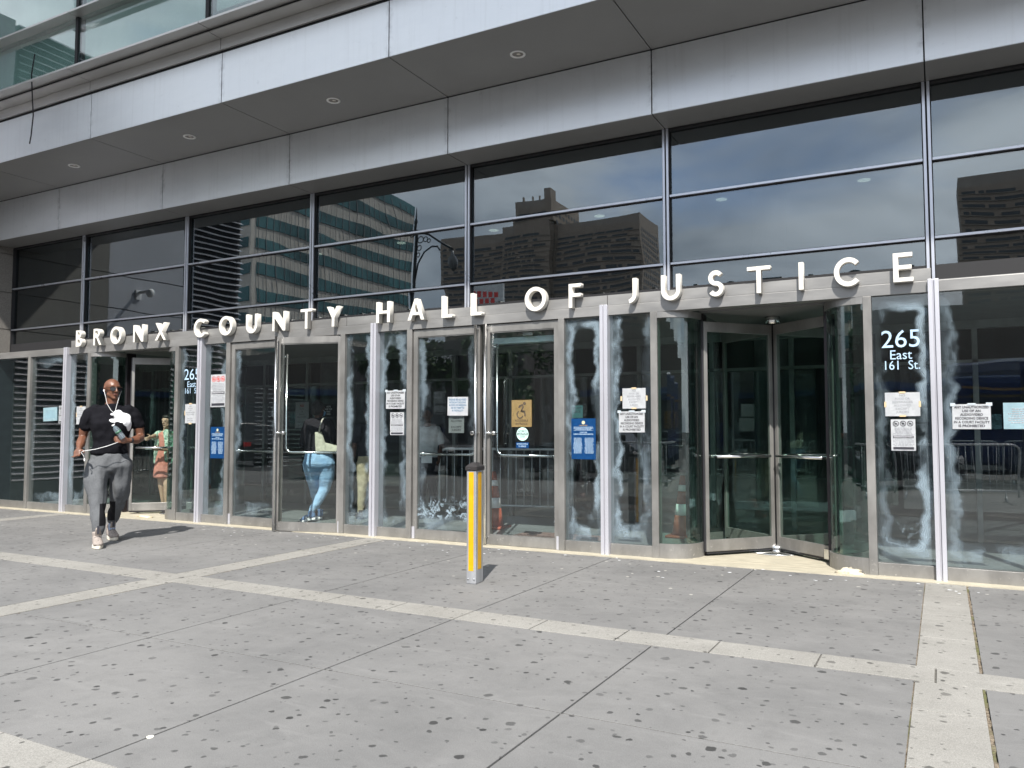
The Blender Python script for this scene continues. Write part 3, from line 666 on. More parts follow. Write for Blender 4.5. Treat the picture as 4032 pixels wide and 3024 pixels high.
# ------------------------------------------------------------------ sign letters
hh, st = 0.268, 0.042
def ell(cx, cy, rx, ry, a0=0, a1=360, n=40):
    return [(cx + rx * math.cos(R(a0 + (a1 - a0) * k / n)), cy + ry * math.sin(R(a0 + (a1 - a0) * k / n))) for k in range(n + (0 if abs(a1 - a0) == 360 else 1))]
def stroke(path, s):
    l, r = [], []
    for i, p in enumerate(path):
        a = path[max(i - 1, 0)]; b = path[min(i + 1, len(path) - 1)]
        dx, dy = b[0] - a[0], b[1] - a[1]; d = math.hypot(dx, dy); nx, ny = -dy / d * s / 2, dx / d * s / 2
        l.append((p[0] + nx, p[1] + ny)); r.append((p[0] - nx, p[1] - ny))
    return l + r[::-1]
def glyph(c, w):
    h, s = hh, st
    if c == 'E': return [[(0, 0), (0, h), (w, h), (w, h - s * .85), (s, h - s * .85), (s, h / 2 + s * .42), (w * .95, h / 2 + s * .42), (w * .95, h / 2 - s * .42), (s, h / 2 - s * .42), (s, s * .85), (w * 1.03, s * .85), (w * 1.03, 0)]]
    if c == 'F': return [[(0, 0), (0, h), (w, h), (w, h - s * .85), (s, h - s * .85), (s, h * .52 + s * .42), (w * .97, h * .52 + s * .42), (w * .97, h * .52 - s * .42), (s, h * .52 - s * .42), (s, 0)]]
    if c == 'L': return [[(0, 0), (0, h), (s, h), (s, s * .85), (w, s * .85), (w, 0)]]
    if c == 'I': return [[(0, 0), (0, h), (s, h), (s, 0)]]
    if c == 'H': return [[(0, 0), (0, h), (s, h), (s, h / 2 + s * .42), (w - s, h / 2 + s * .42), (w - s, h), (w, h), (w, 0), (w - s, 0), (w - s, h / 2 - s * .42), (s, h / 2 - s * .42), (s, 0)]]
    if c == 'T': return [[(w / 2 - s / 2, 0), (w / 2 - s / 2, h - s * .85), (0, h - s * .85), (0, h), (w, h), (w, h - s * .85), (w / 2 + s / 2, h - s * .85), (w / 2 + s / 2, 0)]]
    if c == 'N': return [[(0, 0), (0, h), (s * 1.05, h), (w - s * .9, h * .31), (w - s * .9, h), (w, h), (w, 0), (w - s * 1.05, 0), (s * .9, h * .69), (s * .9, 0)]]
    if c == 'X': return [[(0, 0), (w / 2 - s * .62, h / 2), (.03 * w, h), (s * 1.25, h), (w / 2, h / 2 + s * .9), (w - s * 1.25, h), (w * .97, h), (w / 2 + s * .62, h / 2), (w, 0), (w - s * 1.2, 0), (w / 2, h / 2 - s * .9), (s * 1.2, 0)]]
    if c == 'Y': return [[(w / 2 - s / 2, 0), (w / 2 - s / 2, h * .44), (0, h), (s * 1.2, h), (w / 2, h * .60), (w - s * 1.2, h), (w, h), (w / 2 + s / 2, h * .44), (w / 2 + s / 2, 0)]]
    if c == 'A':
        yb = h * .24; yt = yb + s * .8
        def lx(y): return 1.15 * s + (w / 2 - 1.15 * s) * y / (h * .80)
        return [[(0, 0), (w / 2 - .5 * s, h), (w / 2 + .5 * s, h), (w, 0), (w - 1.15 * s, 0), (w - lx(yb), yb), (lx(yb), yb), (1.15 * s, 0)], [(lx(yt), yt), (w - lx(yt), yt), (w / 2, h * .80)]]
    if c == 'O': return [ell(w / 2, h / 2, w / 2, h / 2 * 1.04), ell(w / 2, h / 2, w / 2 - s * 1.05, h / 2 * 1.04 - s)[::-1]]
    if c == 'C': return [stroke(ell(w * .56, h / 2, w * .56 - s / 2, h / 2 * 1.03 - s / 2, 42, 318, 36), s)]
    if c == 'U':
        r = (w - s) / 2
        return [stroke([(s / 2, h)] + [(s / 2, h * .55)] + ell(w / 2, r + s / 2 - 0.004, r, r, 180, 360, 20) + [(w - s / 2, h * .55), (w - s / 2, h)], s)]
    if c == 'J':
        r = w - s / 2
        return [stroke([(w - s / 2, h), (w - s / 2, h * .4)] + ell(0.0, .34 * h, r, .34 * h - s * .4, 0, -80, 12), s)]
    if c == 'S':
        a = (w - s) / 2; r = (h - s) / 4
        return [stroke(ell(w / 2, h - s / 2 - r, a, r, 32, 262, 20) + ell(w / 2, s / 2 + r, a * 1.04, r, 82, -148, 20), s)]
    if c == 'B':
        m = h * .53
        out = [(0, 0), (0, h)] + ell(w * .42, (h + m) / 2, w * .48, (h - m) / 2, 90, -90, 14) + ell(w * .45, m / 2, w * .55, m / 2, 90, -90, 14)
        return [out, ([(s, m + s * .38), ] + ell(w * .42, (h + m) / 2 , w * .48 - s, (h - m) / 2 - s * .62, -90, 90, 12) + [(s, h - s * .75)])[::1],
                ([(s, s * .75)] + ell(w * .45, m / 2, w * .55 - s, m / 2 - s * .62, -90, 90, 12) + [(s, m - s * .5)])]
    if c == 'R':
        m = h * .46
        out = [(0, 0), (0, h)] + ell(w * .36, (h + m) / 2, w * .42, (h - m) / 2, 90, -62, 16) + [(w, 0), (w - s * 1.25, 0), (w * .36, m), (s, m), (s, 0)]
        return [out, [(s, m + s * .75)] + ell(w * .36, (h + m) / 2, w * .42 - s, (h - m) / 2 - s * .75, -90, 90, 12) + [(s, h - s * .75)]]
def letter_mesh(c, w, depth):
    cu = bpy.data.curves.new('g', 'CURVE'); cu.dimensions = '2D'; cu.fill_mode = 'BOTH'; cu.extrude = depth / 2; cu.bevel_depth = 0.0012
    for loop in glyph(c, w):
        sp = cu.splines.new('POLY'); sp.points.add(len(loop) - 1); sp.use_cyclic_u = True
        for p, q in zip(sp.points, loop): p.co = (q[0], q[1], 0, 1)
    ob = bpy.data.objects.new('g', cu); COL.objects.link(ob); bpy.context.view_layer.update()
    me = bpy.data.meshes.new_from_object(ob.evaluated_get(bpy.context.evaluated_depsgraph_get()))
    bpy.data.objects.remove(ob); bpy.data.curves.remove(cu)
    me.transform(Matrix(((1, 0, 0, 0), (0, 0, -1, 0), (0, 1, 0, 0), (0, 0, 0, 1)))); return me
SIGN = [('B', -12.579, .155), ('R', -12.122, .205), ('O', -11.695, .27), ('N', -11.136, .24), ('X', -10.624, .245), ('C', -9.764, .24),
        ('O', -9.235, .27), ('U', -8.692, .215), ('N', -8.181, .24), ('T', -7.665, .205), ('Y', -7.199, .215), ('H', -6.374, .215), ('A', -5.88, .25),
        ('L', -5.373, .150), ('L', -4.957, .150), ('O', -4.222, .27), ('F', -3.665, .148), ('J', -2.962, .095), ('U', -2.59, .205),
        ('S', -2.086, .150), ('T', -1.692, .225), ('I', -1.196, .053), ('C', -0.873, .225), ('E', -0.358, .160)]
sign = thing('building_sign', 'row of raised white capital letters reading BRONX COUNTY HALL OF JUSTICE over the entrance', 'sign', (-6.4, 8.2, 2.735))
for c, x, w_ in SIGN:
    o = obj('letter', letter_mesh(c, w_, 0.075), M['letters'], sign, loc=(x + 6.4, 0.015, 0.0))

# ------------------------------------------------------------------ notices and posters on the glass
def paper_mat(name, col, rough=0.6):
    t = NT(name); v = O_pos(t); n = t.noise(v, 9, 3); t.bsdf(t.mix(t.ss(n, .3, .7), tuple(x * .93 for x in col), col), rough, 0, .3, n, 0.01, 0.3); return t.m
M['paper'] = paper_mat('white_paper', (0.82, 0.84, 0.87)); M['paper_blue'] = paper_mat('pale_blue_paper', (0.50, 0.72, 0.80)); M['paper_grey'] = paper_mat('grey_paper', (0.42, 0.43, 0.42))  # last one: plain grey sheet colour for the jurors notice
M['ink'] = simple('black_ink', (0.03, 0.03, 0.04), 0.6); M['ink_grey'] = simple('faded_ink', (0.36, 0.37, 0.40), 0.6); M['ink_blue'] = simple('blue_ink', (0.08, 0.2, 0.35), 0.6)
M['ink_red'] = simple('red_ink', (0.65, 0.06, 0.05), 0.6); M['poster_blue'] = paper_mat('blue_poster_paper', (0.014, 0.095, 0.30), 0.3); M['tape'] = paper_mat('masking_tape', (0.62, 0.48, 0.30))
M['gold'] = paper_mat('gold_sign_face', (0.46, 0.33, 0.15), 0.45); M['vinyl'] = simple('pale_blue_vinyl', (0.42, 0.58, 0.74), 0.5); M['teal'] = paper_mat('teal_paper', (0.10, 0.26, 0.26)); M['brown_ink'] = simple('brown_ink', (0.08, 0.06, 0.04), 0.6)
M['round'] = paper_mat('mint_sticker', (0.55, 0.78, 0.72)); M['black_sign'] = simple('black_sign_face', (0.012, 0.012, 0.014), 0.4)
YN = 8.292
def notice(name, label, cat, x0, x1, z0, z1, mat, y=YN, tilt=0.0, group=None, tapes=()):
    t = thing(name, label, cat, ((x0 + x1) / 2, y, (z0 + z1) / 2), 0, group)
    t.rotation_euler = (0, R(tilt), 0)
    wd, ht = x1 - x0, z1 - z0
    bm = bmesh.new(); n = 8
    vf = [[bm.verts.new((-wd / 2 + wd * i / n, -0.0018 + 0.0012 * math.sin(i * 1.9 + j) * (1 if 0 < i < n else 0), -ht / 2 + ht * j / n)) for i in range(n + 1)] for j in range(n + 1)]
    for j in range(n):
        for i in range(n): bm.faces.new((vf[j][i], vf[j][i + 1], vf[j + 1][i + 1], vf[j + 1][i]))
    r = bmesh.ops.solidify(bm, geom=list(bm.faces), thickness=0.0006)
    obj('sheet', bm, mat, t)
    for (tx, tz, tw, th) in tapes:
        obj('tape', B((tx - tw / 2, tx + tw / 2, -0.0050, -0.0040, tz - th / 2, tz + th / 2)), M['tape'], t)
    return t, wd, ht
def lines(t, rows, z0, z1, wd, mat, bold=0.0, name='lettering', y=-0.0042):
    n = len(rows); step = (z1 - z0) / n
    for i, rw in enumerate(rows):
        if not rw: continue
        k = 1.0
        if isinstance(rw, tuple): rw, k = rw[0], rw[1]
        if len(rw) > 2 and rw[0] == '!': rw = rw[1:]
        text(name, rw, step * .92, (0, y, z1 - step * (i + .5)), mat, t, bold * step * .6, wid=wd * k)
def fine_print(t, wd, z0, z1, n, mat, k=0.9, x=0.0, y=-0.0042, seed=1):
    rnd = random.Random(seed); bm = bmesh.new()
    step = (z1 - z0) / n
    for i in range(n):
        z = z1 - step * (i + .5); ww = wd * k * rnd.uniform(.7, 1) / 2; xx = -ww
        while xx < ww:
            l = rnd.uniform(.008, .028); box(bm, x + xx, x + min(xx + l, ww), y - .0003, y, z - step * .22, z + step * .22); xx += l + .006
    obj('fine_print', bm, mat, t)
def prohibits(t, wd, z, r, mat):
    for i in (-1, 0, 1):
        bm = bmesh.new(); seg = 20; cx = i * wd * .29
        a = [bm.verts.new((cx + r * math.cos(2 * math.pi * k / seg), -.0044, z + r * math.sin(2 * math.pi * k / seg))) for k in range(seg)]
        b = [bm.verts.new((cx + r * .8 * math.cos(2 * math.pi * k / seg), -.0044, z + r * .8 * math.sin(2 * math.pi * k / seg))) for k in range(seg)]
        for k in range(seg): bm.faces.new((a[k], a[(k + 1) % seg], b[(k + 1) % seg], b[k]))
        q = r * .7; vs = [bm.verts.new(p) for p in ((cx - q, -.0048, z + q * .85), (cx - q * .85, -.0048, z + q), (cx + q, -.0048, z - q * .85), (cx + q * .85, -.0048, z - q))]; bm.faces.new(vs)
        box(bm, cx - r * .42, cx + r * .42, -.0046, -.0042, z - r * .3, z + r * .22)
        if i == 0: box(bm, cx - r * .2, cx + r * .2, -.0046, -.0042, z + r * .22, z + r * .36)
        obj('prohibition_mark', bm, mat, t)
UNA = [('ANY UNAUTHORIZED', .94), ('USE OF AN', .5), ('AUDIO/VIDEO', .62), ('RECORDING DEVICE', .9), ('IN A COURT FACILITY', .98), ('IS PROHIBITED', .72)]
for (x0, x1, z0, z1, lab, tl) in ((-6.291, -5.994, 1.632, 1.865, 'white ANY UNAUTHORIZED notice with dark capitals, the small one left of the double doors', 0.5),
                                  (-3.119, -2.825, 1.335, 1.564, 'white ANY UNAUTHORIZED notice taped below a food notice beside the right revolving door', 0),
                                  (0.088, 0.389, 1.369, 1.593, 'white ANY UNAUTHORIZED notice taped on the wide pane at the right edge', 0.3)):
    t, wd, ht = notice('notice', lab, 'notice', x0, x1, z0, z1, M['paper'], tilt=tl, group='recording device notices')
    lines(t, UNA, -ht * .45, ht * .45, wd * .95, M['ink'], 0.035)
    bm = B((-wd * .55, -wd * .42, -.0049, -.0045, ht * .42, ht * .55), (wd * .38, wd * .54, -.0049, -.0045, ht * .43, ht * .56), (-wd * .1, wd * .12, -.0049, -.0045, ht * .47, ht * .54))
    obj('tape', bm, simple('clear_tape', (0.5, 0.56, 0.6), 0.2), t)
FOOD = [('NO', .16), ('FOOD OR', .42), ('BEVERAGES', .58), ('ALLOWED', .5), ('EXCEPT', .4), ('JURORS', .36)]
for (x0, x1, z0, z1, lab) in ((-3.076, -2.812, 1.594, 1.816, 'landscape NO FOOD OR BEVERAGES notice held with tan tape beside the right revolving door'),
                              (-0.464, -0.170, 1.49, 1.711, 'landscape NO FOOD OR BEVERAGES notice with tan tape under the large 265')):
    t, wd, ht = notice('notice', lab, 'notice', x0, x1, z0, z1, M['paper'], group='food notices', tapes=((0, .110, .055, .018), (-.145, 0, .018, .052), (.145, 0, .018, .055), (0, -.108, .055, .016)))
    lines(t, FOOD, -ht * .40, ht * .44, wd, M['ink_grey'], 0.01)
FOODP = [('NO', .2), ('FOOD', .4), ('OR', .2), ('BEVERAGES', .8), ('ALLOWED', .7), '', ('EXCEPT', .55), ('JURORS', .55)]
for (x0, x1, z0, z1, lab) in ((-12.675, -12.434, 1.456, 1.751, 'narrow white food notice on the pane just left of the walking man'),
                              (-10.048, -9.813, 1.463, 1.75, 'narrow white food notice under the small left 265, held by tan tape')):
    t, wd, ht = notice('notice', lab, 'notice', x0, x1, z0, z1, M['paper'], group='food notices', tapes=((0, ht_ := .148, .06, .02), (-.118, 0.01, .016, .07), (0, -.148, .06, .02)))
    lines(t, FOODP, -ht * .42, ht * .42, wd, M['ink_grey'], 0.02)
for (x0, x1, z0, z1, lab, red) in ((-13.152, -12.946, 1.475, 1.771, 'small white notice with three prohibition marks beside the pale blue sheet at far left', 0),
                              (-9.509, -9.19, 1.699, 2.177, 'tall white poster with three red prohibition circles above a blue poster', 1),
                              (-6.222, -6.006, 1.297, 1.586, 'white three-symbol notice below the recording notice left of the double doors', 0),
                              (-0.42, -0.214, 1.169, 1.461, 'white three-symbol notice below the food notice on the right 265 pane', 0)):
    t, wd, ht = notice('notice', lab, 'notice', x0, x1, z0, z1, M['paper'], group='three symbol notices')
    prohibits(t, wd, ht * .36, wd * .125, M['ink_red'] if red else M['ink'])
    fine_print(t, wd, -ht * .02, ht * .24, 6, M['ink_grey'], seed=3)
    obj('black_bar', B((-wd * .42, wd * .42, -.0046, -.0042, -ht * .10, -ht * .03)), M['ink'], t)
    fine_print(t, wd, -ht * .36, -ht * .12, 6, M['ink_grey'], seed=4)
    obj('black_bar', B((-wd * .42, wd * .42, -.0046, -.0042, -ht * .46, -ht * .385)), M['ink'], t)
    lines(t, [('DISTRIBUTION IN ANY FORM IS', .78)], -ht * .095, -ht * .035, wd, M['paper'], 0.01, y=-.005)
for (x0, x1, z0, z1, lab) in ((-9.49, -9.202, .948, 1.407, 'blue court users poster on the pane left of the double doors with the woman'),
                              (-3.689, -3.394, 1.034, 1.49, 'blue court users poster on the pane right of the accessible entrance door')):
    t, wd, ht = notice('poster', lab, 'poster', x0, x1, z0, z1, M['poster_blue'], group='blue court posters')
    bm = bmesh.new(); lathe(bm, [(.020, -.0005), (.020, 0)], (0, -.0042, ht * .40), 20, 'y'); obj('seal', bm, simple('gold_seal', (.55, .55, .35), .5), t)
    lines(t, [('ANNOUNCEMENT', .34)], ht * .31, ht * .345, wd, M['gold'], 0.02)
    fine_print(t, wd, ht * .20, ht * .30, 5, M['vinyl'], .85, seed=6)
    lines(t, [('COURT USER', .3), ('EXPECTATIONS & RESPONSIBILITIES', .8)], ht * .09, ht * .18, wd, M['vinyl'], 0.03)
    fine_print(t, wd * .42, -ht * .36, ht * .03, 17, M['vinyl'], .95, x=-wd * .235, seed=8)
    fine_print(t, wd * .42, -ht * .36, ht * .03, 15, M['vinyl'], .95, x=wd * .235, seed=9)
t, wd, ht = notice('notice', 'pale blue sheet of paper curling on the far left pane', 'notice', -13.59, -13.199, 1.514, 1.747, M['paper_blue'], tilt=-2)
fine_print(t, wd, -ht * .3, ht * .3, 7, simple('blue_faint_ink', (.3, .5, .6), .6), .8)
t, wd, ht = notice('notice', 'pale blue sheet cut off by the right edge of the picture', 'notice', 0.484, 0.80, 1.369, 1.601, M['paper_blue'])
fine_print(t, wd, -ht * .3, ht * .3, 7, M['ink_grey'], .8)
t, wd, ht = notice('notice', 'white PLEASE BE ADVISED notice on the left double door over a grey notice', 'notice', -5.358, -5.064, 1.537, 1.766, M['paper'], y=8.302, tilt=0.8)
lines(t, [('PLEASE BE ADVISED', .82), ('INTOXICANTS INCLUDING', .8), ('ALCOHOL AND MARIJUANA', .84), ('ARE NOT PERMITTED', .66), ('IN THIS FACILITY', .55), ''], -ht * .46, ht * .42, wd, M['ink_blue'], 0.03)
t, wd, ht = notice('notice', 'grey EXCEPT JURORS notice hanging below the PLEASE BE ADVISED sheet', 'notice', -5.359, -5.137, 1.325, 1.538, M['paper_grey'], y=8.332)
lines(t, [('DRINK', .45), ('ALLOWED', .7), '', ('EXCEPT', .66), ('JURORS', .62)], -ht * .42, ht * .44, wd, M['ink'], 0.01)
t, wd, ht = notice('sign', 'gold ACCESSIBLE ENTRANCE sign with a wheelchair symbol on the glass door', 'sign', -4.462, -4.197, 1.397, 1.712, M['gold'], y=8.302)
bm = bmesh.new(); yy = -.0045
def flat(path, s):
    vs = [bm.verts.new((x, yy, z)) for x, z in stroke(path, s)]; bm.faces.new(vs)
u = 0.0011
P_ = lambda x, y: ((x - 831) * .00243, (660 - y) * .00243)
flat([P_(*q) for q in ((817, 627), (822, 618), (836, 612), (840, 622), (829, 645), (846, 646))], .022)
flat([P_(*q) for q in ((828, 641), (847, 643), (851, 667))], .020)
flat([P_(*q) for q in ((815, 643), (807, 655), (809, 668), (819, 677), (831, 675), (839, 666))], .015)
lathe(bm, [(.019, -.0004), (.019, 0)], (P_(847, 606)[0], yy, P_(847, 606)[1]), 16, 'y')
obj('wheelchair_symbol', bm, M['brown_ink'], t, loc=(0, 0, -.015))
lines(t, [('ACCESSIBLE', .66), ('ENTRANCE', .58)], -ht * .45, -ht * .21, wd, M['brown_ink'], 0.02)
t = thing('sticker', 'round mint AUTOMATIC CAUTION DOOR sticker below the gold sign', 'sticker', (-4.318, 8.302, 1.314))
bm = bmesh.new(); lathe(bm, [(.078, -.001), (.078, 0)], (0, 0, 0), 32, 'y'); obj('disc', bm, M['round'], t)
obj('black_bar', B((-.068, .068, -.0022, -.0012, -.014, .016)), M['ink'], t)
lines(t, [('AUTOMATIC', .8), ('CAUTION', .8), ('DOOR', .42)], -.05, .05, .145, M['ink'], 0.02, y=-.0018)
text('lettering', 'CAUTION', .034, (0, -.0027, .001), M['round'], t, .001, wid=.118)
t, wd, ht = notice('sticker', 'small blue ACTIVATE SWITCH TO OPERATE sticker low on the accessible door', 'sticker', -4.403, -4.236, 1.149, 1.217, M['poster_blue'], y=8.302)
lines(t, [('ACTIVATE SWITCH', .85), ('TO OPERATE', .6)], -ht * .4, ht * .4, wd, M['vinyl'], 0.02)
t, wd, ht = notice('notice', 'teal SECURITY CHECK notice behind the glass above a blue poster', 'notice', -3.70, -3.565, 1.497, 1.638, M['teal'], y=8.33)
lines(t, [('SECURITY', .8), ('CHECK', .6)], -.02, .06, wd, M['ink'], 0.02)
t, wd, ht = notice('notice', 'tall NO FOOD OR DRINK notice on the inner glass left of the woman in jeans', 'notice', -10.58, -10.25, 1.40, 1.88, M['paper'], y=11.19)
lines(t, [('NO', .28)], ht * .27, ht * .42, wd, M['ink_red'], 0.02)
lines(t, [('FOOD', .32), ('OR', .18), ('DRINK', .4), ('ALLOWED', .66), '', ('EXCEPT', .6), ('JURORS', .55)], -ht * .45, ht * .27, wd, M['ink_grey'], 0.02)
t, wd, ht = notice('sign', 'black sign with white words on the inner glass beside the jeans woman head', 'sign', -9.90, -9.66, 1.60, 1.83, M['black_sign'], y=11.19)
lines(t, [('NOTE', .4), ('HAVE YOUR', .7), ('PASS', .35), ('VIDEO', .4)], -.09, .09, wd, M['white'], 0.02)
# house numbers in vinyl
for x, k, y2, lab in ((-0.316, 1.0, 2.2065, 'large 265 East 161 St. address in pale vinyl on the right pane'), (-9.925, 1.0, 2.19, 'small 265 East 161 St. address in pale vinyl on the left pane')):
    t = thing('address_lettering', lab, 'lettering', (x, 8.2965, 0))
    text('numerals', '265', .235, (0, 0, y2), M['vinyl'], t, wid=.325)
    text('street_name', 'East', .125, (-.005, 0, y2 - .145), M['vinyl'], t, wid=.185)
    text('street_name', '161  St.', .12, (0, 0, y2 - .243), M['vinyl'], t, wid=.295)

# ------------------------------------------------------------------ bollard
t = thing('bollard', 'silver square bollard with yellow reflective strips and a black cap', 'bollard', (-3.712, 6.210, 0), R(5.5))
hx, hy = 0.047, 0.078
galv = simple('galvanised_steel', (0.40, 0.41, 0.43), 0.42, 0.55, 0.16, 9, stretch=(1, 1, .25))
obj('post', B((-hx, hx, -hy, hy, 0, 1.0)), galv, t, bevel=0.008)
yel = simple('yellow_reflective_tape', (0.62, 0.33, 0.0), 0.45, 0, 0.07, 14)
obj('reflective_strip', B((-hx * .52, hx * .50, -hy - .0015, -hy - .0003, 0.115, 0.985)), yel, t)
obj('reflective_strip', B((hx + .0003, hx + .0015, -hy * .46, hy * .42, 0.125, 0.985)), yel, t)
bm = bmesh.new(); e1 = .009
box(bm, -hx - e1, hx + e1, -hy - e1, hy + e1, 1.0, 1.035)
v = [bm.verts.new(p) for p in ((-hx - e1, -hy - e1, 1.0352), (hx + e1, -hy - e1, 1.0352), (hx + e1, hy + e1, 1.0352), (-hx - e1, hy + e1, 1.0352), (-.018, -.045, 1.070), (.018, -.045, 1.070), (.018, .045, 1.070), (-.018, .045, 1.070))]
for f in ((0, 1, 5, 4), (1, 2, 6, 5), (2, 3, 7, 6), (3, 0, 4, 7), (4, 5, 6, 7)): bm.faces.new([v[i] for i in f])
obj('cap', bm, simple('black_plastic_cap', (0.025, 0.022, 0.022), 0.4), t, bevel=0.004)
for x in (-.028, .030):
    bm = bmesh.new(); lathe(bm, [(.009, 0), (.009, -.006), (.004, -.010)], (x, -hy, .045), 12, 'y'); obj('bolt', bm, M['chrome'], t, True)
bm = bmesh.new(); lathe(bm, [(.006, 0), (.006, -.005)], (-.02, -hy - e1, 1.016), 10, 'y'); obj('bolt', bm, M['chrome'], t)

# ------------------------------------------------------------------ figures
def ico(c, r, rot=0.0, sub=2):
    bm = bmesh.new(); bmesh.ops.create_icosphere(bm, subdivisions=sub, radius=1.0)
    rr = (r, r, r) if isinstance(r, (int, float)) else r
    m = Matrix.Translation(c) @ Matrix.Rotation(R(rot), 4, 'Z') @ Matrix.Diagonal((*rr, 1))
    bmesh.ops.transform(bm, matrix=m, verts=bm.verts); pts = [v.co.copy() for v in bm.verts]; bm.free(); return pts
def hull(bm, *pl):
    vs = [bm.verts.new(p) for pts in pl for p in pts]
    r = bmesh.ops.convex_hull(bm, input=vs)
    junk = [g for g in r['geom_interior'] if isinstance(g, bmesh.types.BMVert)]
    junk += [g for g in r['geom_unused'] if isinstance(g, bmesh.types.BMVert)]
    if junk: bmesh.ops.delete(bm, geom=list(set(junk)), context='VERTS')
def limb(bm, *jr):
    """chain of (point, radius[, rot])"""
    for a, b in zip(jr, jr[1:]):
        hull(bm, ico(Vector(a[0]), a[1], a[2] if len(a) > 2 else 0), ico(Vector(b[0]), b[1], b[2] if len(b) > 2 else 0))
def blob(name, bm, mat, parent, vox=0.008, smooth=4, folds=0.0, fscale=9.0, sz=1.0):
    """melt the overlapping pieces into one continuous surface"""
    me = bpy.data.meshes.new(name); bm.to_mesh(me); bm.free()
    ob = bpy.data.objects.new(name, me); COL.objects.link(ob)
    rm = ob.modifiers.new('r', 'REMESH'); rm.mode = 'VOXEL'; rm.voxel_size = vox; rm.use_smooth_shade = True
    sm = ob.modifiers.new('s', 'SMOOTH'); sm.iterations = smooth; sm.factor = 0.6
    if folds:
        tx = bpy.data.textures.new(name, 'CLOUDS'); tx.noise_scale = 1.0 / fscale; tx.noise_depth = 1
        dm = ob.modifiers.new('d', 'DISPLACE'); dm.texture = tx; dm.strength = folds; dm.mid_level = 0.5
        dm.texture_coords = 'OBJECT'; e_ = bpy.data.objects.new('tmp', None); COL.objects.link(e_); e_.scale = (1, 1, sz); dm.texture_coords_object = e_
        s2 = ob.modifiers.new('s2', 'SMOOTH'); s2.iterations = 2; s2.factor = 0.5
    bpy.context.view_layer.update()
    m2 = bpy.data.meshes.new_from_object(ob.evaluated_get(bpy.context.evaluated_depsgraph_get())); m2.name = name
    bpy.data.objects.remove(ob); bpy.data.meshes.remove(me)
    if folds: bpy.data.objects.remove(e_)
    return obj(name, m2, mat, parent, True)
def head(bm, c, rot, k=1.0):
    """c: centre; rot: degrees about z, face looks along -y before the turn"""
    m = Matrix.Translation(c) @ Matrix.Rotation(R(rot), 4, 'Z') @ Matrix.Scale(k, 4)
    def tr(pts): return [m @ p for p in pts]
    def E_(x, y, z, r, sub=2): return tr(ico(Vector((x, y, z)), r, 0, sub))
    hull(bm, E_(0, .012, .035, (.077, .096, .087), 3))
    hull(bm, E_(0, -.020, .03, (.068, .072, .075)), E_(0, -.042, -.078, (.036, .034, .030)))        # face to chin
    hull(bm, E_(-.040, -.01, -.05, (.022, .035, .025)), E_(.040, -.01, -.05, (.022, .035, .025)), E_(0, -.06, -.085, (.026, .02, .02)))   # jaw
    hull(bm, E_(0, -.088, .026, (.009, .010, .010)), E_(0, -.108, -.018, (.014, .012, .010)))        # nose
    hull(bm, E_(-.014, -.094, -.022, (.009, .009, .008)), E_(.014, -.094, -.022, (.009, .009, .008)))
    hull(bm, E_(-.018, -.083, -.050, (.008, .010, .006)), E_(.018, -.083, -.050, (.008, .010, .006)), E_(0, -.090, -.047, (.014, .009, .008)))   # lips
    hull(bm, E_(-.034, -.080, .040, (.018, .010, .007)), E_(.034, -.080, .040, (.018, .010, .007)))  # brow
    for s in (-1, 1):
        hull(bm, E_(s * .078, .012, .015, (.009, .020, .026)), E_(s * .074, .008, -.015, (.008, .012, .014)))
    return m
def hand(bm, wrist, palm, fdir, side, thumb, curl=0.4, k=1.0):
    """palm centre, finger direction, side vector across the knuckles (index first), thumb direction"""
    W0 = Vector(wrist); P0 = Vector(palm); f = Vector(fdir).normalized(); s = Vector(side).normalized(); n = f.cross(s).normalized()
    hull(bm, ico(W0, .024 * k), ico(P0 + s * .022 * k, .019 * k), ico(P0 - s * .022 * k, .018 * k))
    hull(bm, ico(P0 + s * .024 * k, .018 * k), ico(P0 - s * .024 * k, .016 * k), ico(P0 + f * .035 * k + s * .026 * k, .012 * k), ico(P0 + f * .035 * k - s * .026 * k, .011 * k))
    for i, (o, ln) in enumerate(((.030, .072), (.010, .080), (-.010, .074), (-.029, .058))):
        a = P0 + f * .036 * k + s * o * k; d = f
        pts = [(a, .0098 * k)]
        for j in range(3):
            d = (d + n * curl * (j + 1) * .55).normalized(); a = a + d * ln * k / 3; pts.append((a, (.0092 - .0009 * j) * k))
        limb(bm, *pts)
    td = Vector(thumb).normalized(); b0 = P0 + s * .030 * k - f * .012 * k
    limb(bm, (b0, .0135 * k), (b0 + td * .032 * k, .0115 * k), (b0 + (td + f * .5).normalized() * .062 * k, .0095 * k))

def skin(name, col, rough=0.5):
    t = NT(name); v = O_pos(t); n = t.noise(v, 14, 4)
    t.bsdf(t.mix(t.ss(n, .3, .7), tuple(x * .85 for x in col), tuple(x * 1.12 for x in col)), rough, 0, .5, t.noise(v, 120, 2), .002, .3, Subsurface_Weight=0.05); return t.m
def cloth(name, col, var=.12, scale=18, rough=.85, bump=.35, stretch=(1, 1, 1)):
    return simple(name, col, rough, 0, var, scale, bump, .25, stretch)

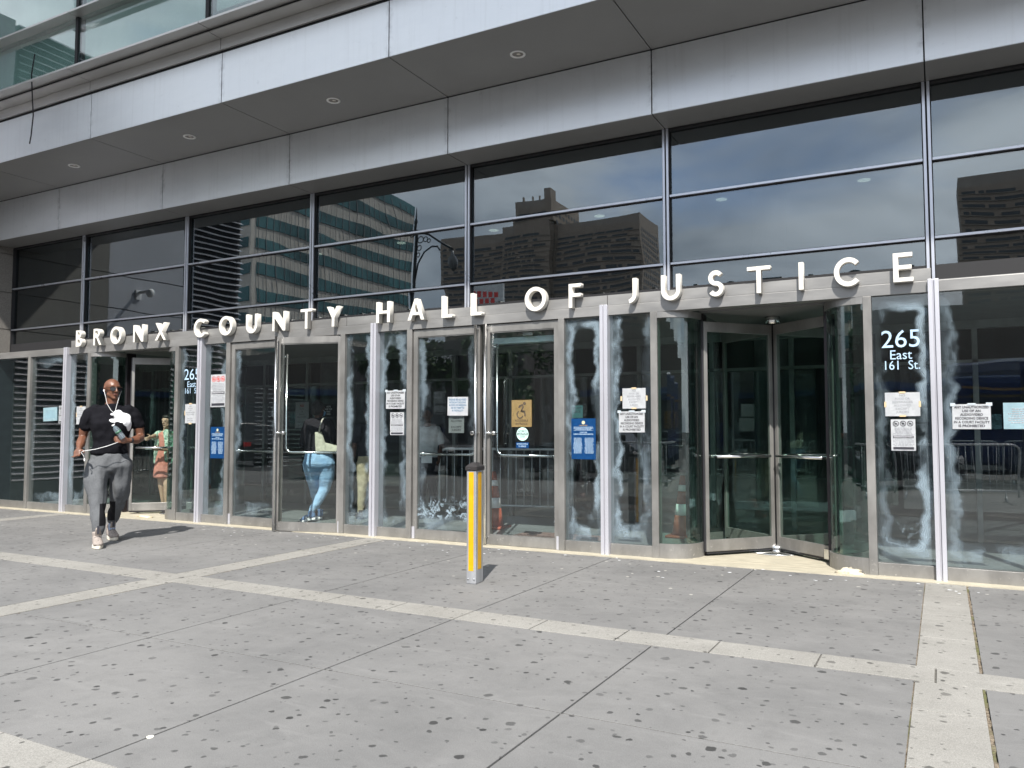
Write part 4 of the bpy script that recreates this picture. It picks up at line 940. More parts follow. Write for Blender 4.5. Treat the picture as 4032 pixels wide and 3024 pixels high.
# --- the walking man: local x = image right, -y = towards the camera
man = thing('person', 'bald man in black t-shirt, sunglasses and grey joggers walking with a water bottle', 'person', (-8.93, 6.28, 0), R(54.9))
def ellm(t, x, z, cx, cz, rx, rz, soft=.12):
    a = t.math('DIVIDE', t.math('SUBTRACT', x, cx), rx); b = t.math('DIVIDE', t.math('SUBTRACT', z, cz), rz)
    return t.ss(t.math('ADD', t.math('MULTIPLY', a, a), t.math('MULTIPLY', b, b)), 1.0, 1.0 - soft)
skm = skin('dark_brown_skin', (0.145, 0.062, 0.036), 0.42)
HC = Vector((.010, -.015, 1.848))
bm = bmesh.new()
head(bm, HC, 24, 1.13)
limb(bm, ((.010, .012, 1.80), (.064, .068, .05)), ((.012, .02, 1.70), (.070, .072, .05)), ((.015, .03, 1.63), (.10, .08, .05)))
limb(bm, ((-.195, .015, 1.545), .060), ((-.272, .045, 1.42), .066), ((-.292, .075, 1.29), .050), ((-.300, .05, 1.255), .050), ((-.312, -.05, 1.20), .054), ((-.322, -.15, 1.152), .031))
limb(bm, ((.215, .015, 1.545), .060), ((.305, .035, 1.43), .068), ((.335, .045, 1.30), .052), ((.330, .0, 1.262), .053), ((.290, -.10, 1.243), .054), ((.215, -.185, 1.235), .031))
hull(bm, ico(Vector((0, .01, 1.5)), (.19, .10, .12)), ico(Vector((0, .01, 1.1)), (.15, .09, .1)))
hand(bm, (-.324, -.165, 1.145), (-.338, -.200, 1.105), (-.05, -.45, -.8), (.85, -.4, .2), (.6, -.5, -.1), 0.75, 1.12)
hand(bm, (.205, -.192, 1.235), (.150, -.225, 1.237), (-.9, -.28, .15), (.15, .1, .95), (-.55, -.2, .75), 0.5, 1.06)
limb(bm, ((-.098, -.30, .13), .034), ((-.10, -.2, .42), .05), ((-.11, -.10, .60), .06), ((-.08, .0, 1.05), .07))
limb(bm, ((.05, .335, .17), .036), ((.09, .15, .45), .05), ((.12, .06, .60), .06), ((.08, .0, 1.05), .07))
blob('body', bm, skm, man, 0.0055, 4)
# t-shirt
t = NT('black_tshirt_jersey'); v = O_pos(t); sp = t.n('SeparateXYZ'); t.l(v, sp.inputs[0]); x_, y_, z_ = sp.outputs
wn = t.noise(v, 14, 2); xw = t.math('ADD', x_, t.math('MULTIPLY', t.math('SUBTRACT', wn, .5), .02)); zw = t.math('ADD', z_, t.math('MULTIPLY', t.math('SUBTRACT', wn, .5), .02))
px = lambda x: (x - 850) / 706; pz = lambda y: 1.36 + (670 - y) / 630
m_ = None
for cx_, cz_, rx_, rz_ in ((945, 575, 62, 40), (905, 545, 38, 30), (872, 597, 36, 14), (992, 628, 20, 50), (975, 600, 34, 44), (868, 548, 20, 10)):
    q = ellm(t, xw, zw, px(cx_), pz(cz_), rx_ / 706, rz_ / 630); m_ = q if m_ is None else t.math('MAXIMUM', m_, q)
m_ = t.math('MULTIPLY', m_, t.math('LESS_THAN', y_, 0.0))
nn = t.noise(v, 30, 4)
t.bsdf(t.mix(m_, t.mix(nn, (.007, .007, .009), (.012, .012, .015)), (.66, .66, .68)), .9, 0, .06, t.noise(v, 10, 4), .02, .35)
bm = bmesh.new()
hull(bm, ico(Vector((-.165, .01, 1.590)), (.075, .085, .058)), ico(Vector((.185, .01, 1.590)), (.075, .085, .058)), ico(Vector((.01, .015, 1.62)), (.13, .085, .05)), ico(Vector((-.125, -.01, 1.44)), (.10, .125, .10)), ico(Vector((.155, -.01, 1.44)), (.10, .125, .10)))
hull(bm, ico(Vector((.01, .015, 1.625)), (.13, .085, .045)), ico(Vector((.013, .02, 1.675)), (.082, .074, .018)))
hull(bm, ico(Vector((-.115, -.01, 1.44)), (.11, .13, .10)), ico(Vector((.145, -.01, 1.44)), (.11, .13, .10)), ico(Vector((-.005, -.005, 1.22)), (.190, .135, .08)))
hull(bm, ico(Vector((-.005, -.005, 1.22)), (.190, .135, .08)), ico(Vector((.0, .0, 1.085)), (.215, .142, .035)))
limb(bm, ((-.175, .01, 1.590), .082), ((-.228, .02, 1.545), .084), ((-.266, .038, 1.415), .080))
limb(bm, ((.195, .01, 1.590), .082), ((.250, .02, 1.545), .084), ((.300, .035, 1.43), .080))
blob('tshirt', bm, t.m, man, .008, 2, .038, 8)
# joggers
t = NT('grey_jogger_fleece'); v = O_pos(t); sp = t.n('SeparateXYZ'); t.l(v, sp.inputs[0]); x_, y_, z_ = sp.outputs
nn = t.noise(v, 60, 4); c = t.mix(nn, (.075, .08, .085), (.14, .145, .155))
xs_ = t.math('ADD', x_, t.math('MULTIPLY', t.math('SUBTRACT', z_, .35), .10))
mk = t.math('MULTIPLY', t.math('MULTIPLY', t.ss(x_, -.092, -.086), t.ss(x_, .082, .076)), t.math('MULTIPLY', t.ss(z_, .235, .245), t.ss(z_, .50, .485)))
c = t.mix(mk, c, (.008, .008, .010)); t.bsdf(c, .9, 0, .2, t.noise(v, 9, 4), .03, .4)
bm = bmesh.new()
hull(bm, ico(Vector((0, .0, 1.06)), (.205, .135, .04)), ico(Vector((-.105, .0, .92)), (.125, .145, .10)), ico(Vector((.115, .0, .92)), (.125, .145, .10)))
limb(bm, ((-.115, 0, .93), (.135, .15, .12)), ((-.130, -.055, .76), (.130, .14, .10)), ((-.112, -.12, .58), (.105, .12, .09)), ((-.108, -.20, .42), (.086, .09, .08)), ((-.100, -.27, .27), (.074, .076, .06)), ((-.098, -.305, .19), (.062, .064, .035)), ((-.098, -.315, .15), (.050, .05, .02)))
limb(bm, ((.125, 0, .93), (.135, .15, .12)), ((.138, .035, .76), (.128, .14, .10)), ((.124, .075, .58), (.106, .12, .09)), ((.094, .17, .42), (.084, .09, .08)), ((.062, .28, .29), (.068, .072, .05)), ((.050, .325, .225), (.052, .055, .03)))
blob('joggers', bm, t.m, man, .009, 2, .060, 8, 2.4)
# shoes
sh = cloth('cream_suede', (.30, .26, .235), .15, 25, .8); sole_m = simple('white_rubber_sole', (.72, .66, .55), .6); blk = M['ink']
def shoe(parent, c, ang, pitch, mu, ms, logo=None, k=1.0):
    rig = obj('shoe', bpy.data.meshes.new('shoe'), mu, parent)
    bm = bmesh.new()
    hull(bm, ico(Vector((0, .095, .055)), (.038, .040, .035)), ico(Vector((0, .0, .050)), (.044, .05, .030)), ico(Vector((0, .08, .10)), (.040, .045, .03)))
    hull(bm, ico(Vector((0, .02, .055)), (.046, .06, .034)), ico(Vector((0, -.09, .042)), (.048, .055, .026)), ico(Vector((0, -.02, .075)), (.036, .04, .026)))
    limb(bm, ((0, .075, .10), (.042, .048, .02)), ((0, .075, .135), (.046, .05, .012)))
    if parent is man: hull(bm, ico(Vector((0, .0, .12)), (.028, .010, .02)), ico(Vector((0, -.035, .175)), (.026, .010, .018)))
    me = bpy.data.meshes.new('u'); bm.to_mesh(me); bm.free()
    tmp = bpy.data.objects.new('u', me); COL.objects.link(tmp); q = tmp.modifiers.new('r', 'REMESH'); q.mode = 'VOXEL'; q.voxel_size = .006; s_ = tmp.modifiers.new('s', 'SMOOTH'); s_.iterations = 4
    bpy.context.view_layer.update(); m2 = bpy.data.meshes.new_from_object(tmp.evaluated_get(bpy.context.evaluated_depsgraph_get()))
    bpy.data.objects.remove(tmp); rig.data = m2; m2.materials.append(mu)
    for p in m2.polygons: p.use_smooth = True
    bm = bmesh.new(); out = [(.044 * math.cos(a) * (1.12 if math.sin(a) < 0 else .95), .145 * math.sin(a) * (.98 if math.sin(a) < 0 else .9) + .0) for a in [2 * math.pi * k_ / 28 for k_ in range(28)]]
    prism(bm, out, 0.0, .030); obj('sole', bm, ms, rig, bevel=.004)
    bm = bmesh.new()
    for j in range(4): tube(bm, [(-.026, -.005 - .026 * j, .088 - .009 * j), (0, -.012 - .026 * j, .104 - .010 * j), (.026, -.005 - .026 * j, .088 - .009 * j)], .0045, 6)
    (obj('laces', bm, blk, rig) if parent is man else bm.free())
    rig.location = c; rig.rotation_euler = (R(pitch), 0, R(ang)); rig.scale = (k, k, k); return rig
s1 = shoe(man, (-.100, -.40, .004), 5, 0, sh, sole_m, k=1.22)
s2 = shoe(man, (.055, .30, .004), 12, 0, sh, sole_m, k=1.22)
for s_ in (s1, s2): obj('heel_tab', B((-.010, .010, -.052, -.044, .13, .205)), blk, s_)
bm = bmesh.new(); limb(bm, ((.050, .325, .13), .042), ((.052, .322, .20), .043)); blob('sock', bm, cloth('blue_grey_sock', (.35, .42, .55)), man, .008, 1)
# sunglasses
def glasses(parent, m, fm, lm):
    bm = bmesh.new()
    for s in (-1, 1):
        vs = [m @ Vector((s * .036 + .028 * math.cos(a), -.104 + .012 * abs(s * .036 + .028 * math.cos(a)) / .06, .012 + .021 * math.sin(a) - (.004 if math.sin(a) < 0 else 0))) for a in [2 * math.pi * k_ / 20 for k_ in range(20)]]
        v2 = [p + (m.to_3x3() @ Vector((0, .006, 0))) for p in vs]
        a = [bm.verts.new(p) for p in vs]; b = [bm.verts.new(p) for p in v2]; bm.faces.new(a); bm.faces.new(b[::-1])
        for i in range(20): bm.faces.new((a[i], b[i], b[(i + 1) % 20], a[(i + 1) % 20]))
    g_ = obj('sunglasses', bm, lm, parent)
    bm = bmesh.new()
    for s in (-1, 1): tube(bm, [m @ Vector(p) for p in ((s * .060, -.094, .024), (s * .080, -.05, .024), (s * .084, .015, .018))], .0035, 6)
    tube(bm, [m @ Vector(p) for p in ((-.062, -.094, .028), (0, -.106, .028), (.062, -.094, .028))], .0035, 6)
    obj('frame', bm, fm, g_)
HM = Matrix.Translation(HC) @ Matrix.Rotation(R(24), 4, 'Z') @ Matrix.Scale(1.13, 4)
glasses(man, HM, simple('brown_frame', (.05, .025, .015), .3), simple('black_lens', (.006, .006, .008), .08))
bm = bmesh.new()
hull(bm, [HM @ p for p in ico(Vector((-.015, -.0915, -.044)), (.009, .006, .0035))], [HM @ p for p in ico(Vector((.015, -.0915, -.044)), (.009, .006, .0035))])
hull(bm, [HM @ p for p in ico(Vector((-.013, -.092, -.056)), (.009, .006, .005))], [HM @ p for p in ico(Vector((.013, -.092, -.056)), (.009, .006, .005))])
obj('lips', bm, simple('lip_skin', (.14, .055, .045), .45), man, True)
bm = bmesh.new(); lathe(bm, [(.034, -.012), (.034, .012)], (0, 0, 0), 18, 'x')
wt = obj('watch', bm, simple('dark_watch_strap', (.03, .03, .035), .3, .5), man, True); wt.location = (.228, -.178, 1.236); wt.rotation_euler = (0, 0, R(48))
# earphones and cord (held)
cordm = simple('white_cord', (.8, .8, .8), .5)
def W_(p, th=man):
    return Matrix.Translation(th.location) @ Matrix.Rotation(th.rotation_euler.z, 4, 'Z') @ Vector(p)
bm = bmesh.new(); ear = HM @ Vector((-.088, .0, -.005)); ear2 = HM @ Vector((.086, -.02, -.01))
tube(bm, [tuple(ear), (-.060, -.075, 1.76), (-.045, -.115, 1.68), (.0, -.142, 1.60), (.030, -.155, 1.57), (.040, -.165, 1.51), (.045, -.20, 1.42)], .0024, 6)
tube(bm, [tuple(ear2), (.085, -.085, 1.76), (.062, -.125, 1.66), (.048, -.150, 1.59), (.040, -.165, 1.53)], .0024, 6)
tube(bm, [(.085, -.28, 1.215), (-.03, -.30, 1.17), (-.15, -.29, 1.135), (-.275, -.27, 1.115), (-.30, -.26, 1.10), (-.272, -.265, 1.06), (-.262, -.26, 1.02)], .0034, 6)
for p in (ear,): hull(bm, ico(p, .010), ico(p + Vector((0, 0, -.015)), .007))
hull(bm, ico(Vector((-.262, -.26, 1.02)), .008), ico(Vector((-.262, -.26, 1.0)), .007))
c_ = tag(obj('earphone_cord', bm, cordm, None, True, loc=man.location, rot=man.rotation_euler.z), 'white earphone cord running from the bald man ears and stretched between his hands', 'earphones')
# water bottle
bt = thing('water_bottle', 'clear plastic water bottle with a green label held at the bald man chest', 'bottle', tuple(W_((.125, -.285, 1.285))))
bt.rotation_euler = (0, 0, R(54.9))
tilt = Matrix.Rotation(R(-36), 4, 'Y')
def bpart(name, prof, mat, z=0):
    bm = bmesh.new(); lathe(bm, prof, (0, 0, z), 20); bmesh.ops.transform(bm, matrix=tilt, verts=bm.verts); return obj(name, bm, mat, bt, True)
plas = glass('clear_bottle_plastic', (.90, .94, .96), .12, 0, haze=.28); M['plastic'] = plas
bpart('bottle_body', [(.030, -.03), (.034, -.02), (.034, .02), (.031, .03), (.034, .04), (.034, .10), (.028, .125), (.014, .145), (.013, .155)], plas)
bpart('label', [(.0348, .050), (.0348, .078)], simple('green_bottle_label', (.05, .14, .09), .5))
bpart('bottle_cap', [(.016, .153), (.016, .172)], M['white'])

# --- woman in jeans going through the open door (local x = image right, +y = away)
wj = thing('person', 'woman in black top and pale blue jeans walking in behind the glass door', 'person', (-8.215, 9.17, 0.004), R(41.8))
sk2 = skin('deep_brown_skin', (0.10, 0.045, 0.028))
qx = lambda x: (x - 875) / 644; qz = lambda y: 1.36 + (694 - y) / 626
bm = bmesh.new(); HJ = Vector((.01, .05, 1.655))
hm = head(bm, HJ, 135, 0.98)
limb(bm, ((.0, .06, 1.60), .055), ((0, .06, 1.50), .06))
hull(bm, ico(Vector((0, .04, 1.4)), (.14, .09, .1)), ico(Vector((0, .02, 1.05)), (.15, .11, .1)))
limb(bm, ((.17, .05, 1.45), .05), ((.235, .16, 1.22), .042), ((.31, .36, 1.36), .03))
limb(bm, ((-.15, .05, 1.45), .05), ((-.20, .12, 1.15), .042), ((-.12, .32, 1.10), .03))
hand(bm, (.315, .37, 1.37), (.335, .40, 1.41), (.15, .3, .9), (-.8, .4, 0), (-.5, .3, .6), .2, .95)
hand(bm, (-.11, .33, 1.10), (-.09, .37, 1.09), (.3, .8, -.1), (.8, -.3, .2), (.5, .5, .4), .4, .95)
limb(bm, ((.10, .0, .95), .07), ((.12, .06, .52), .05), ((-.05, -.02, .20), .034), ((-.09, -.03, .08), .03)); limb(bm, ((-.06, .0, .95), .07), ((-.03, .20, .5), .05), ((0, .38, .08), .03))
blob('body', bm, sk2, wj, .007, 3)
bm = bmesh.new(); hull(bm, ico(hm @ Vector((0, .025, .045)), .093), ico(hm @ Vector((0, .05, .0)), .078)); hull(bm, ico(hm @ Vector((0, .10, .05)), .05), ico(hm @ Vector((0, .09, -.03)), .05))
hull(bm, ico(hm @ Vector((0, -.02, .085)), (.07, .07, .035)), ico(hm @ Vector((0, .03, .08)), .075))
blob('hair', bm, simple('black_braided_hair', (.018, .015, .014), .6, 0, .3, 40, .8), wj, .007, 2, .012, 40)
bm = bmesh.new(); hull(bm, [hm @ p for p in ico(Vector((0, -.098, -.035)), (.045, .022, .03))], [hm @ p for p in ico(Vector((0, -.09, -.075)), (.035, .022, .015))])
mk_ = obj('face_mask', bm, simple('blue_face_mask', (.15, .38, .6), .8), wj, True)
bm = bmesh.new(); tube(bm, [hm @ Vector(p) for p in ((.043, -.09, -.03), (.075, -.02, -.005), (.083, .012, .01))], .003, 5); tube(bm, [hm @ Vector(p) for p in ((-.043, -.09, -.03), (-.075, -.02, -.005), (-.083, .012, .01))], .003, 5)
obj('strap', bm, M['white'], mk_)
bm = bmesh.new()
hull(bm, ico(Vector((-.13, .05, 1.48)), (.06, .075, .045)), ico(Vector((.15, .05, 1.48)), (.06, .075, .045)), ico(Vector((0, .06, 1.53)), (.08, .06, .03)), ico(Vector((0, .03, 1.27)), (.185, .135, .08)))
hull(bm, ico(Vector((0, .03, 1.27)), (.185, .135, .08)), ico(Vector((0, .01, 1.02)), (.205, .155, .05)))
limb(bm, ((-.145, .05, 1.46), .066), ((-.20, .085, 1.30), .066), ((-.215, .12, 1.14), .06), ((-.14, .29, 1.10), .045))
limb(bm, ((.165, .05, 1.46), .066), ((.22, .11, 1.30), .064), ((.245, .16, 1.20), .058), ((.30, .32, 1.33), .042))
blob('black_top', bm, cloth('black_knit', (.010, .009, .012)), wj, .008, 3, .010, 9)
t = NT('pale_blue_denim'); v = O_pos(t); n = t.noise(t.mapv(v, (1, 1, 2.5)), 5, 5); n2 = t.noise(v, 90, 2)
t.bsdf(t.mix(t.math('MULTIPLY', n2, .3), t.mix(t.ss(n, .3, .7), (.17, .31, .50), (.32, .50, .70)), (.5, .66, .8)), .85, 0, .2, t.noise(t.mapv(v, (1, 1, 2.2)), 9, 5), .03, .6)
bm = bmesh.new()
hull(bm, ico(Vector((.01, .0, 1.01)), (.20, .145, .04)), ico(Vector((-.085, -.01, .86)), (.135, .155, .11)), ico(Vector((.12, -.01, .86)), (.135, .155, .11)))
limb(bm, ((.125, .0, .86), (.135, .15, .12)), ((.135, .04, .66), (.112, .12, .11)), ((.115, .07, .50), (.088, .098, .09)), ((.045, .02, .36), (.074, .078, .08)), ((-.055, -.02, .20), (.055, .058, .05)), ((-.085, -.03, .11), (.046, .05, .03)))
limb(bm, ((-.09, .0, .86), (.13, .15, .12)), ((-.06, .12, .64), (.108, .115, .11)), ((-.03, .22, .48), (.085, .09, .09)), ((-.01, .32, .28), (.06, .064, .06)), ((0, .38, .12), (.048, .05, .03)))
blob('jeans', bm, t.m, wj, .009, 3, .022, 10, 2.2)
snm = cloth('blue_sneaker_mesh', (.10, .17, .30)); 
shoe(wj, (-.12, -.01, .01), 232, 14, snm, M['white']); shoe(wj, (.02, .42, .004), 205, 0, snm, M['white'])
text('shoe_mark', 'N', .07, (-.135, -.075, .055), M['white'], wj, .003)
bag = thing('tote_bag', 'cream canvas tote bag hanging from the shoulder of the woman in jeans', 'bag', tuple(W_((.085, -.10, 1.17), wj)), R(41.8))
bm = bmesh.new(); pts = [(-.130, .15), (-.03, .155), (.0, .04), (.06, -.02), (.20, -.055), (.215, -.15), (-.115, -.16)]
hull(bm, ico(Vector((-.12, -.03, .145)), .014), ico(Vector((-.04, -.03, .15)), .014), ico(Vector((-.10, -.03, -.14)), (.02, .045, .02)), ico(Vector((.03, -.03, -.14)), (.02, .045, .02)), ico(Vector((.0, -.03, .02)), .02))
hull(bm, ico(Vector((-.02, -.03, -.0)), .016), ico(Vector((.20, -.02, -.06)), .014), ico(Vector((.20, -.02, -.13)), (.02, .04, .02)), ico(Vector((-.05, -.03, -.14)), (.02, .045, .02)))
blob('bag_body', bm, cloth('cream_canvas', (.52, .50, .40)), bag, .008, 2, .012, 14)
bm = bmesh.new(); tube(bm, [(-.07, -.04, .14), (-.055, -.06, .24), (-.03, -.05, .33), (.0, .02, .37)], .011, 6); obj('strap', bm, cloth('cream_strap', (.50, .48, .42)), bag, True)

# --- woman in pink dress inside the left revolving door
wp_ = thing('person', 'woman in pink dress and pale green cardigan behind the glass of the left revolving door', 'person', (-11.50, 9.10, 0.011), R(51.7))
sk3 = skin('light_skin', (0.55, 0.33, 0.24))
px2 = lambda x: (x - 510) / 813; pz2 = lambda y: 1.36 + (488 - y) / 746
bm = bmesh.new(); HP = Vector((.02, -.02, 1.485))
hm3 = head(bm, HP, -38, 0.95)
limb(bm, ((.02, .01, 1.42), .045), ((.01, .02, 1.33), .05))
hull(bm, ico(Vector((0, .02, 1.25)), (.12, .08, .1)), ico(Vector((0, .01, .8)), (.13, .1, .1)))
limb(bm, ((.05, .0, .78), .075), ((.04, -.02, .62), .068), ((.045, -.03, .42), .058), ((.05, -.01, .30), .055), ((.05, .02, .10), .034))
limb(bm, ((-.05, .02, .78), .075), ((-.05, .05, .62), .066), ((-.04, .06, .42), .056), ((-.02, .09, .30), .05), ((.0, .14, .10), .034))
limb(bm, ((.10, .0, 1.26), .04), ((.15, -.04, 1.05), .035), ((.02, -.19, 1.03), .032), ((-.07, -.235, 1.035), .026))
hand(bm, (-.07, -.235, 1.035), (-.105, -.245, 1.04), (-1, -.1, 0), (0, -.2, .9), (-.6, -.2, .7), .5, .85)
limb(bm, ((-.09, .02, 1.27), .04), ((-.16, -.03, 1.23), .035), ((-.16, -.10, 1.26), .032), ((-.215, -.19, 1.235), .026))
hand(bm, (-.215, -.19, 1.235), (-.235, -.215, 1.225), (-.5, -.5, -.3), (0, -.2, .9), (-.6, -.2, .7), .6, .85)
blob('body', bm, sk3, wp_, .006, 3)
bm = bmesh.new(); hull(bm, ico(hm3 @ Vector((0, .03, .055)), .09), ico(hm3 @ Vector((0, .06, .0)), .075)); hull(bm, ico(hm3 @ Vector((0, -.01, .09)), (.075, .08, .04)), ico(hm3 @ Vector((0, .05, .09)), .06))
limb(bm, (hm3 @ Vector((.07, -.02, .05)), .022), (hm3 @ Vector((.085, .0, -.03)), .018)); limb(bm, (hm3 @ Vector((-.07, -.02, .05)), .022), (hm3 @ Vector((-.082, .01, -.02)), .016))
blob('hair', bm, simple('dark_brown_hair', (.016, .012, .010), .5, 0, .3, 30, .6), wp_, .007, 2, .012, 30)
bm = bmesh.new()
for s in (-1, 1): hull(bm, [hm3 @ p for p in ico(Vector((s * .032, -.083, .012)), (.011, .006, .004))])
obj('eyes', bm, M['ink'], wp_, True)
bm = bmesh.new()
hull(bm, ico(Vector((-.06, .0, 1.27)), (.07, .09, .05)), ico(Vector((.07, .0, 1.27)), (.07, .09, .05)), ico(Vector((0, .0, 1.08)), (.125, .115, .08)))
hull(bm, ico(Vector((0, .0, 1.08)), (.125, .115, .08)), ico(Vector((-.01, .0, .78)), (.145, .13, .08)), ico(Vector((-.03, .0, .57)), (.155, .13, .03)))
blob('pink_dress', bm, cloth('salmon_pink_cotton', (.60, .22, .18)), wp_, .009, 3, .018, 9, 2)
t = NT('patterned_cardigan_knit'); v = O_pos(t); n = t.noise(v, 22, 4, .6, 1.0)
t.bsdf(t.mix(t.ss(n, .45, .53), (.20, .30, .24), (.62, .70, .60)), .9, 0, .2, n, .02, .6)
bm = bmesh.new()
hull(bm, ico(Vector((.11, .02, 1.29)), (.06, .08, .05)), ico(Vector((.12, .0, 1.10)), (.065, .12, .07)), ico(Vector((.13, .01, .78)), (.055, .12, .06)))
hull(bm, ico(Vector((-.10, .03, 1.29)), (.06, .08, .05)), ico(Vector((-.115, .0, 1.10)), (.04, .10, .07)), ico(Vector((-.12, .04, .85)), (.03, .08, .08)))
hull(bm, ico(Vector((-.10, .09, 1.29)), (.06, .04, .05)), ico(Vector((.10, .09, 1.29)), (.06, .04, .05)), ico(Vector((.13, .12, .78)), (.05, .04, .06)), ico(Vector((-.13, .12, .82)), (.05, .04, .06)))
limb(bm, ((.14, .02, 1.28), .055), ((.175, .0, 1.12), .052), ((.165, -.05, 1.03), .05), ((.06, -.17, 1.03), .042))
limb(bm, ((-.12, .02, 1.28), .055), ((-.17, -.02, 1.22), .05), ((-.15, -.08, 1.25), .045))
hull(bm, ico(Vector((.02, -.06, 1.33)), (.06, .05, .03)), ico(Vector((.08, -.08, 1.18)), (.05, .04, .05)), ico(Vector((.03, -.11, .86)), (.045, .03, .05)))
blob('cardigan', bm, t.m, wp_, .009, 2, .018, 12)
shoe(wp_, (.05, -.01, .0), 0, 0, M['ink'], M['ink'], k=.9); shoe(wp_, (.0, .13, .0), 0, 0, M['ink'], M['ink'], k=.9)
tag(obj('pass_card', B((-.30, -.135, -.262, -.259, 1.035, 1.052)), simple('grey_card', (.35, .36, .38), .4), None, loc=(-11.50, 9.10, .01), rot=R(51.7)), 'thin grey card in the hand of the woman in the pink dress', 'card')

# --- person in khaki trousers behind the glass, guard in a white shirt further in
def figure(root, sk, c, top, legs, hgt, turn, stride, shoes, vox=.009):
    k = hgt / 1.75
    def V(x, y, z): return Vector((x, y, z)) * k
    bm = bmesh.new(); h_ = head(bm, V(0, 0, 1.64), turn, k)
    limb(bm, (V(0, .02, 1.56), .055), (V(0, .02, 1.46), .06))
    for s, f in ((-1, stride), (1, -stride)):
        limb(bm, (V(s * .12, .02, 1.39), .055), (V(s * .17, .02, 1.42), .05), (V(s * .23, .03 + f * .15, 1.15), .042), (V(s * .20, -.12 - f * .1, .98), .03))
        hand(bm, V(s * .20, -.13 - f * .1, .97), V(s * .20, -.16 - f * .1, .945), (0, -.6, -.6), (s * -.2, -.5, .7), (0, -.8, .3), .4, .95)
        limb(bm, (V(s * .08, .01, .95), .07), (V(s * .09, f * .25, .50), .05), (V(s * .09, f * .9, .09), .034))
    hull(bm, ico(V(0, .02, 1.35), (.13, .08, .1)), ico(V(0, .01, 1.0), (.12, .09, .1)))
    blob('body', bm, sk, root, vox, 3)
    bm = bmesh.new(); hull(bm, ico(V(-.14, .02, 1.43), (.07, .08, .05)), ico(V(.14, .02, 1.43), (.07, .08, .05)), ico(V(0, .02, 1.25), (.17, .12, .08)))
    hull(bm, ico(V(0, .02, 1.25), (.17, .12, .08)), ico(V(0, .01, .98), (.17, .12, .05)))
    for s, f in ((-1, stride), (1, -stride)): limb(bm, (V(s * .16, .02, 1.42), .062), (V(s * .215, .03 + f * .1, 1.22), .058))
    blob('shirt', bm, top, root, vox, 3, .015, 9)
    bm = bmesh.new(); hull(bm, ico(V(0, .01, .98), (.165, .12, .04)), ico(V(-.08, .01, .86), (.10, .12, .08)), ico(V(.08, .01, .86), (.10, .12, .08)))
    for s, f in ((-1, stride), (1, -stride)):
        limb(bm, (V(s * .085, .01, .86), .105), (V(s * .09, f * .25, .50), .078), (V(s * .09, f * .9, .12), .052))
    blob('trousers', bm, legs, root, vox, 3, .015, 9)
    bm = bmesh.new(); hull(bm, ico(h_ @ Vector((0, .02, .05)), .088), ico(h_ @ Vector((0, .05, .01)), .075)); blob('hair', bm, M['ink'], root, vox, 2)
    for s, f in ((-1, stride), (1, -stride)): shoe(root, V(s * .09, f * .9 - .05, 0), 0, 0, shoes, M['ink'])
kp = thing('person', 'person in khaki trousers half hidden behind the pane right of the woman in jeans', 'person', (-7.72, 9.75, .004), R(-125))
figure(kp, sk2, None, cloth('dark_jacket', (.015, .016, .02)), cloth('khaki_twill', (.46, .40, .27)), 1.72, 0, .10, simple('brown_leather', (.05, .03, .02), .5))
gd = thing('person', 'person in white shirt and dark trousers standing inside behind a smeared door', 'person', (-7.05, 10.35, .004), R(30))
figure(gd, sk2, None, cloth('white_uniform_shirt', (.62, .64, .66)), cloth('navy_trousers', (.012, .013, .02)), 1.68, 0, .02, M['ink'])
bm = B((-.07, .09, -.25, -.247, .86, 1.0)); tag(obj('paper_sheet', bm, M['paper'], None, loc=(-7.05, 10.35, 0), rot=R(30)), 'white paper sheet held low by the person in the white shirt indoors', 'paper')

# ------------------------------------------------------------------ barricades and cones
def barricade(label, loc, rot, group='steel crowd barricades'):
    t = thing('barricade', label, 'barricade', loc, rot, group)
    w2 = 1.05; bm = bmesh.new()
    pts = [(-w2, 0, .10)] + [(-w2, 0, .95)] + [(-w2 + .12 * (1 - math.cos(R(a))), 0, .95 + .12 * math.sin(R(a))) for a in (30, 60, 90)] + [(w2 - .12, 0, 1.07)] + [(w2 - .12 * (1 - math.cos(R(a))), 0, .95 + .12 * math.sin(R(a))) for a in (60, 30, 0)] + [(w2, 0, .10)]
    tube(bm, pts, .021, 10); tube(bm, [(-w2, 0, .22), (w2, 0, .22)], .016, 8)
    obj('frame', bm, M['galv'], t, True)
    bm = bmesh.new()
    for i in range(1, 17): x = -w2 + 2 * w2 * i / 17; tube(bm, [(x, 0, .22), (x, 0, 1.06)], .008, 6)
    obj('bars', bm, M['galv'], t, True)
    for s in (-1, 1):
        bm = bmesh.new(); tube(bm, [(s * w2 * .8, -.28, .02), (s * w2 * .8, -.06, .12), (s * w2 * .8, .06, .12), (s * w2 * .8, .28, .02)], .016, 8); tube(bm, [(s * w2 * .8, 0, .12), (s * w2 * .8, 0, .22)], .014, 6); obj('foot', bm, M['galv'], t, True)
    return t
M['galv'] = simple('galvanised_tube', (0.62, 0.65, 0.68), 0.4, 0.4, .1, 12)
b0 = barricade('pale steel crowd barricade standing inside behind the left double door', (-5.85, 10.65, .004), R(12))
b1 = dup(b0, (-6.6, -1.1, 0), R(2), 'steel barricade on the pavement reflected in the accessible door')
b2 = dup(b0, (-4.4, -1.0, 0), R(-2), 'steel barricade on the pavement reflected left of the right revolving door')
b3 = dup(b0, (-2.2, -1.0, 0), R(1), 'steel barricade on the pavement reflected in the right revolving door')
b4 = dup(b0, (0.2, -1.0, 0), R(0), 'steel barricade on the pavement reflected in the pane at the right edge')
b5 = dup(b0, (2.4, -1.1, 0), R(2), 'steel barricade on the pavement behind the photographer to the right')
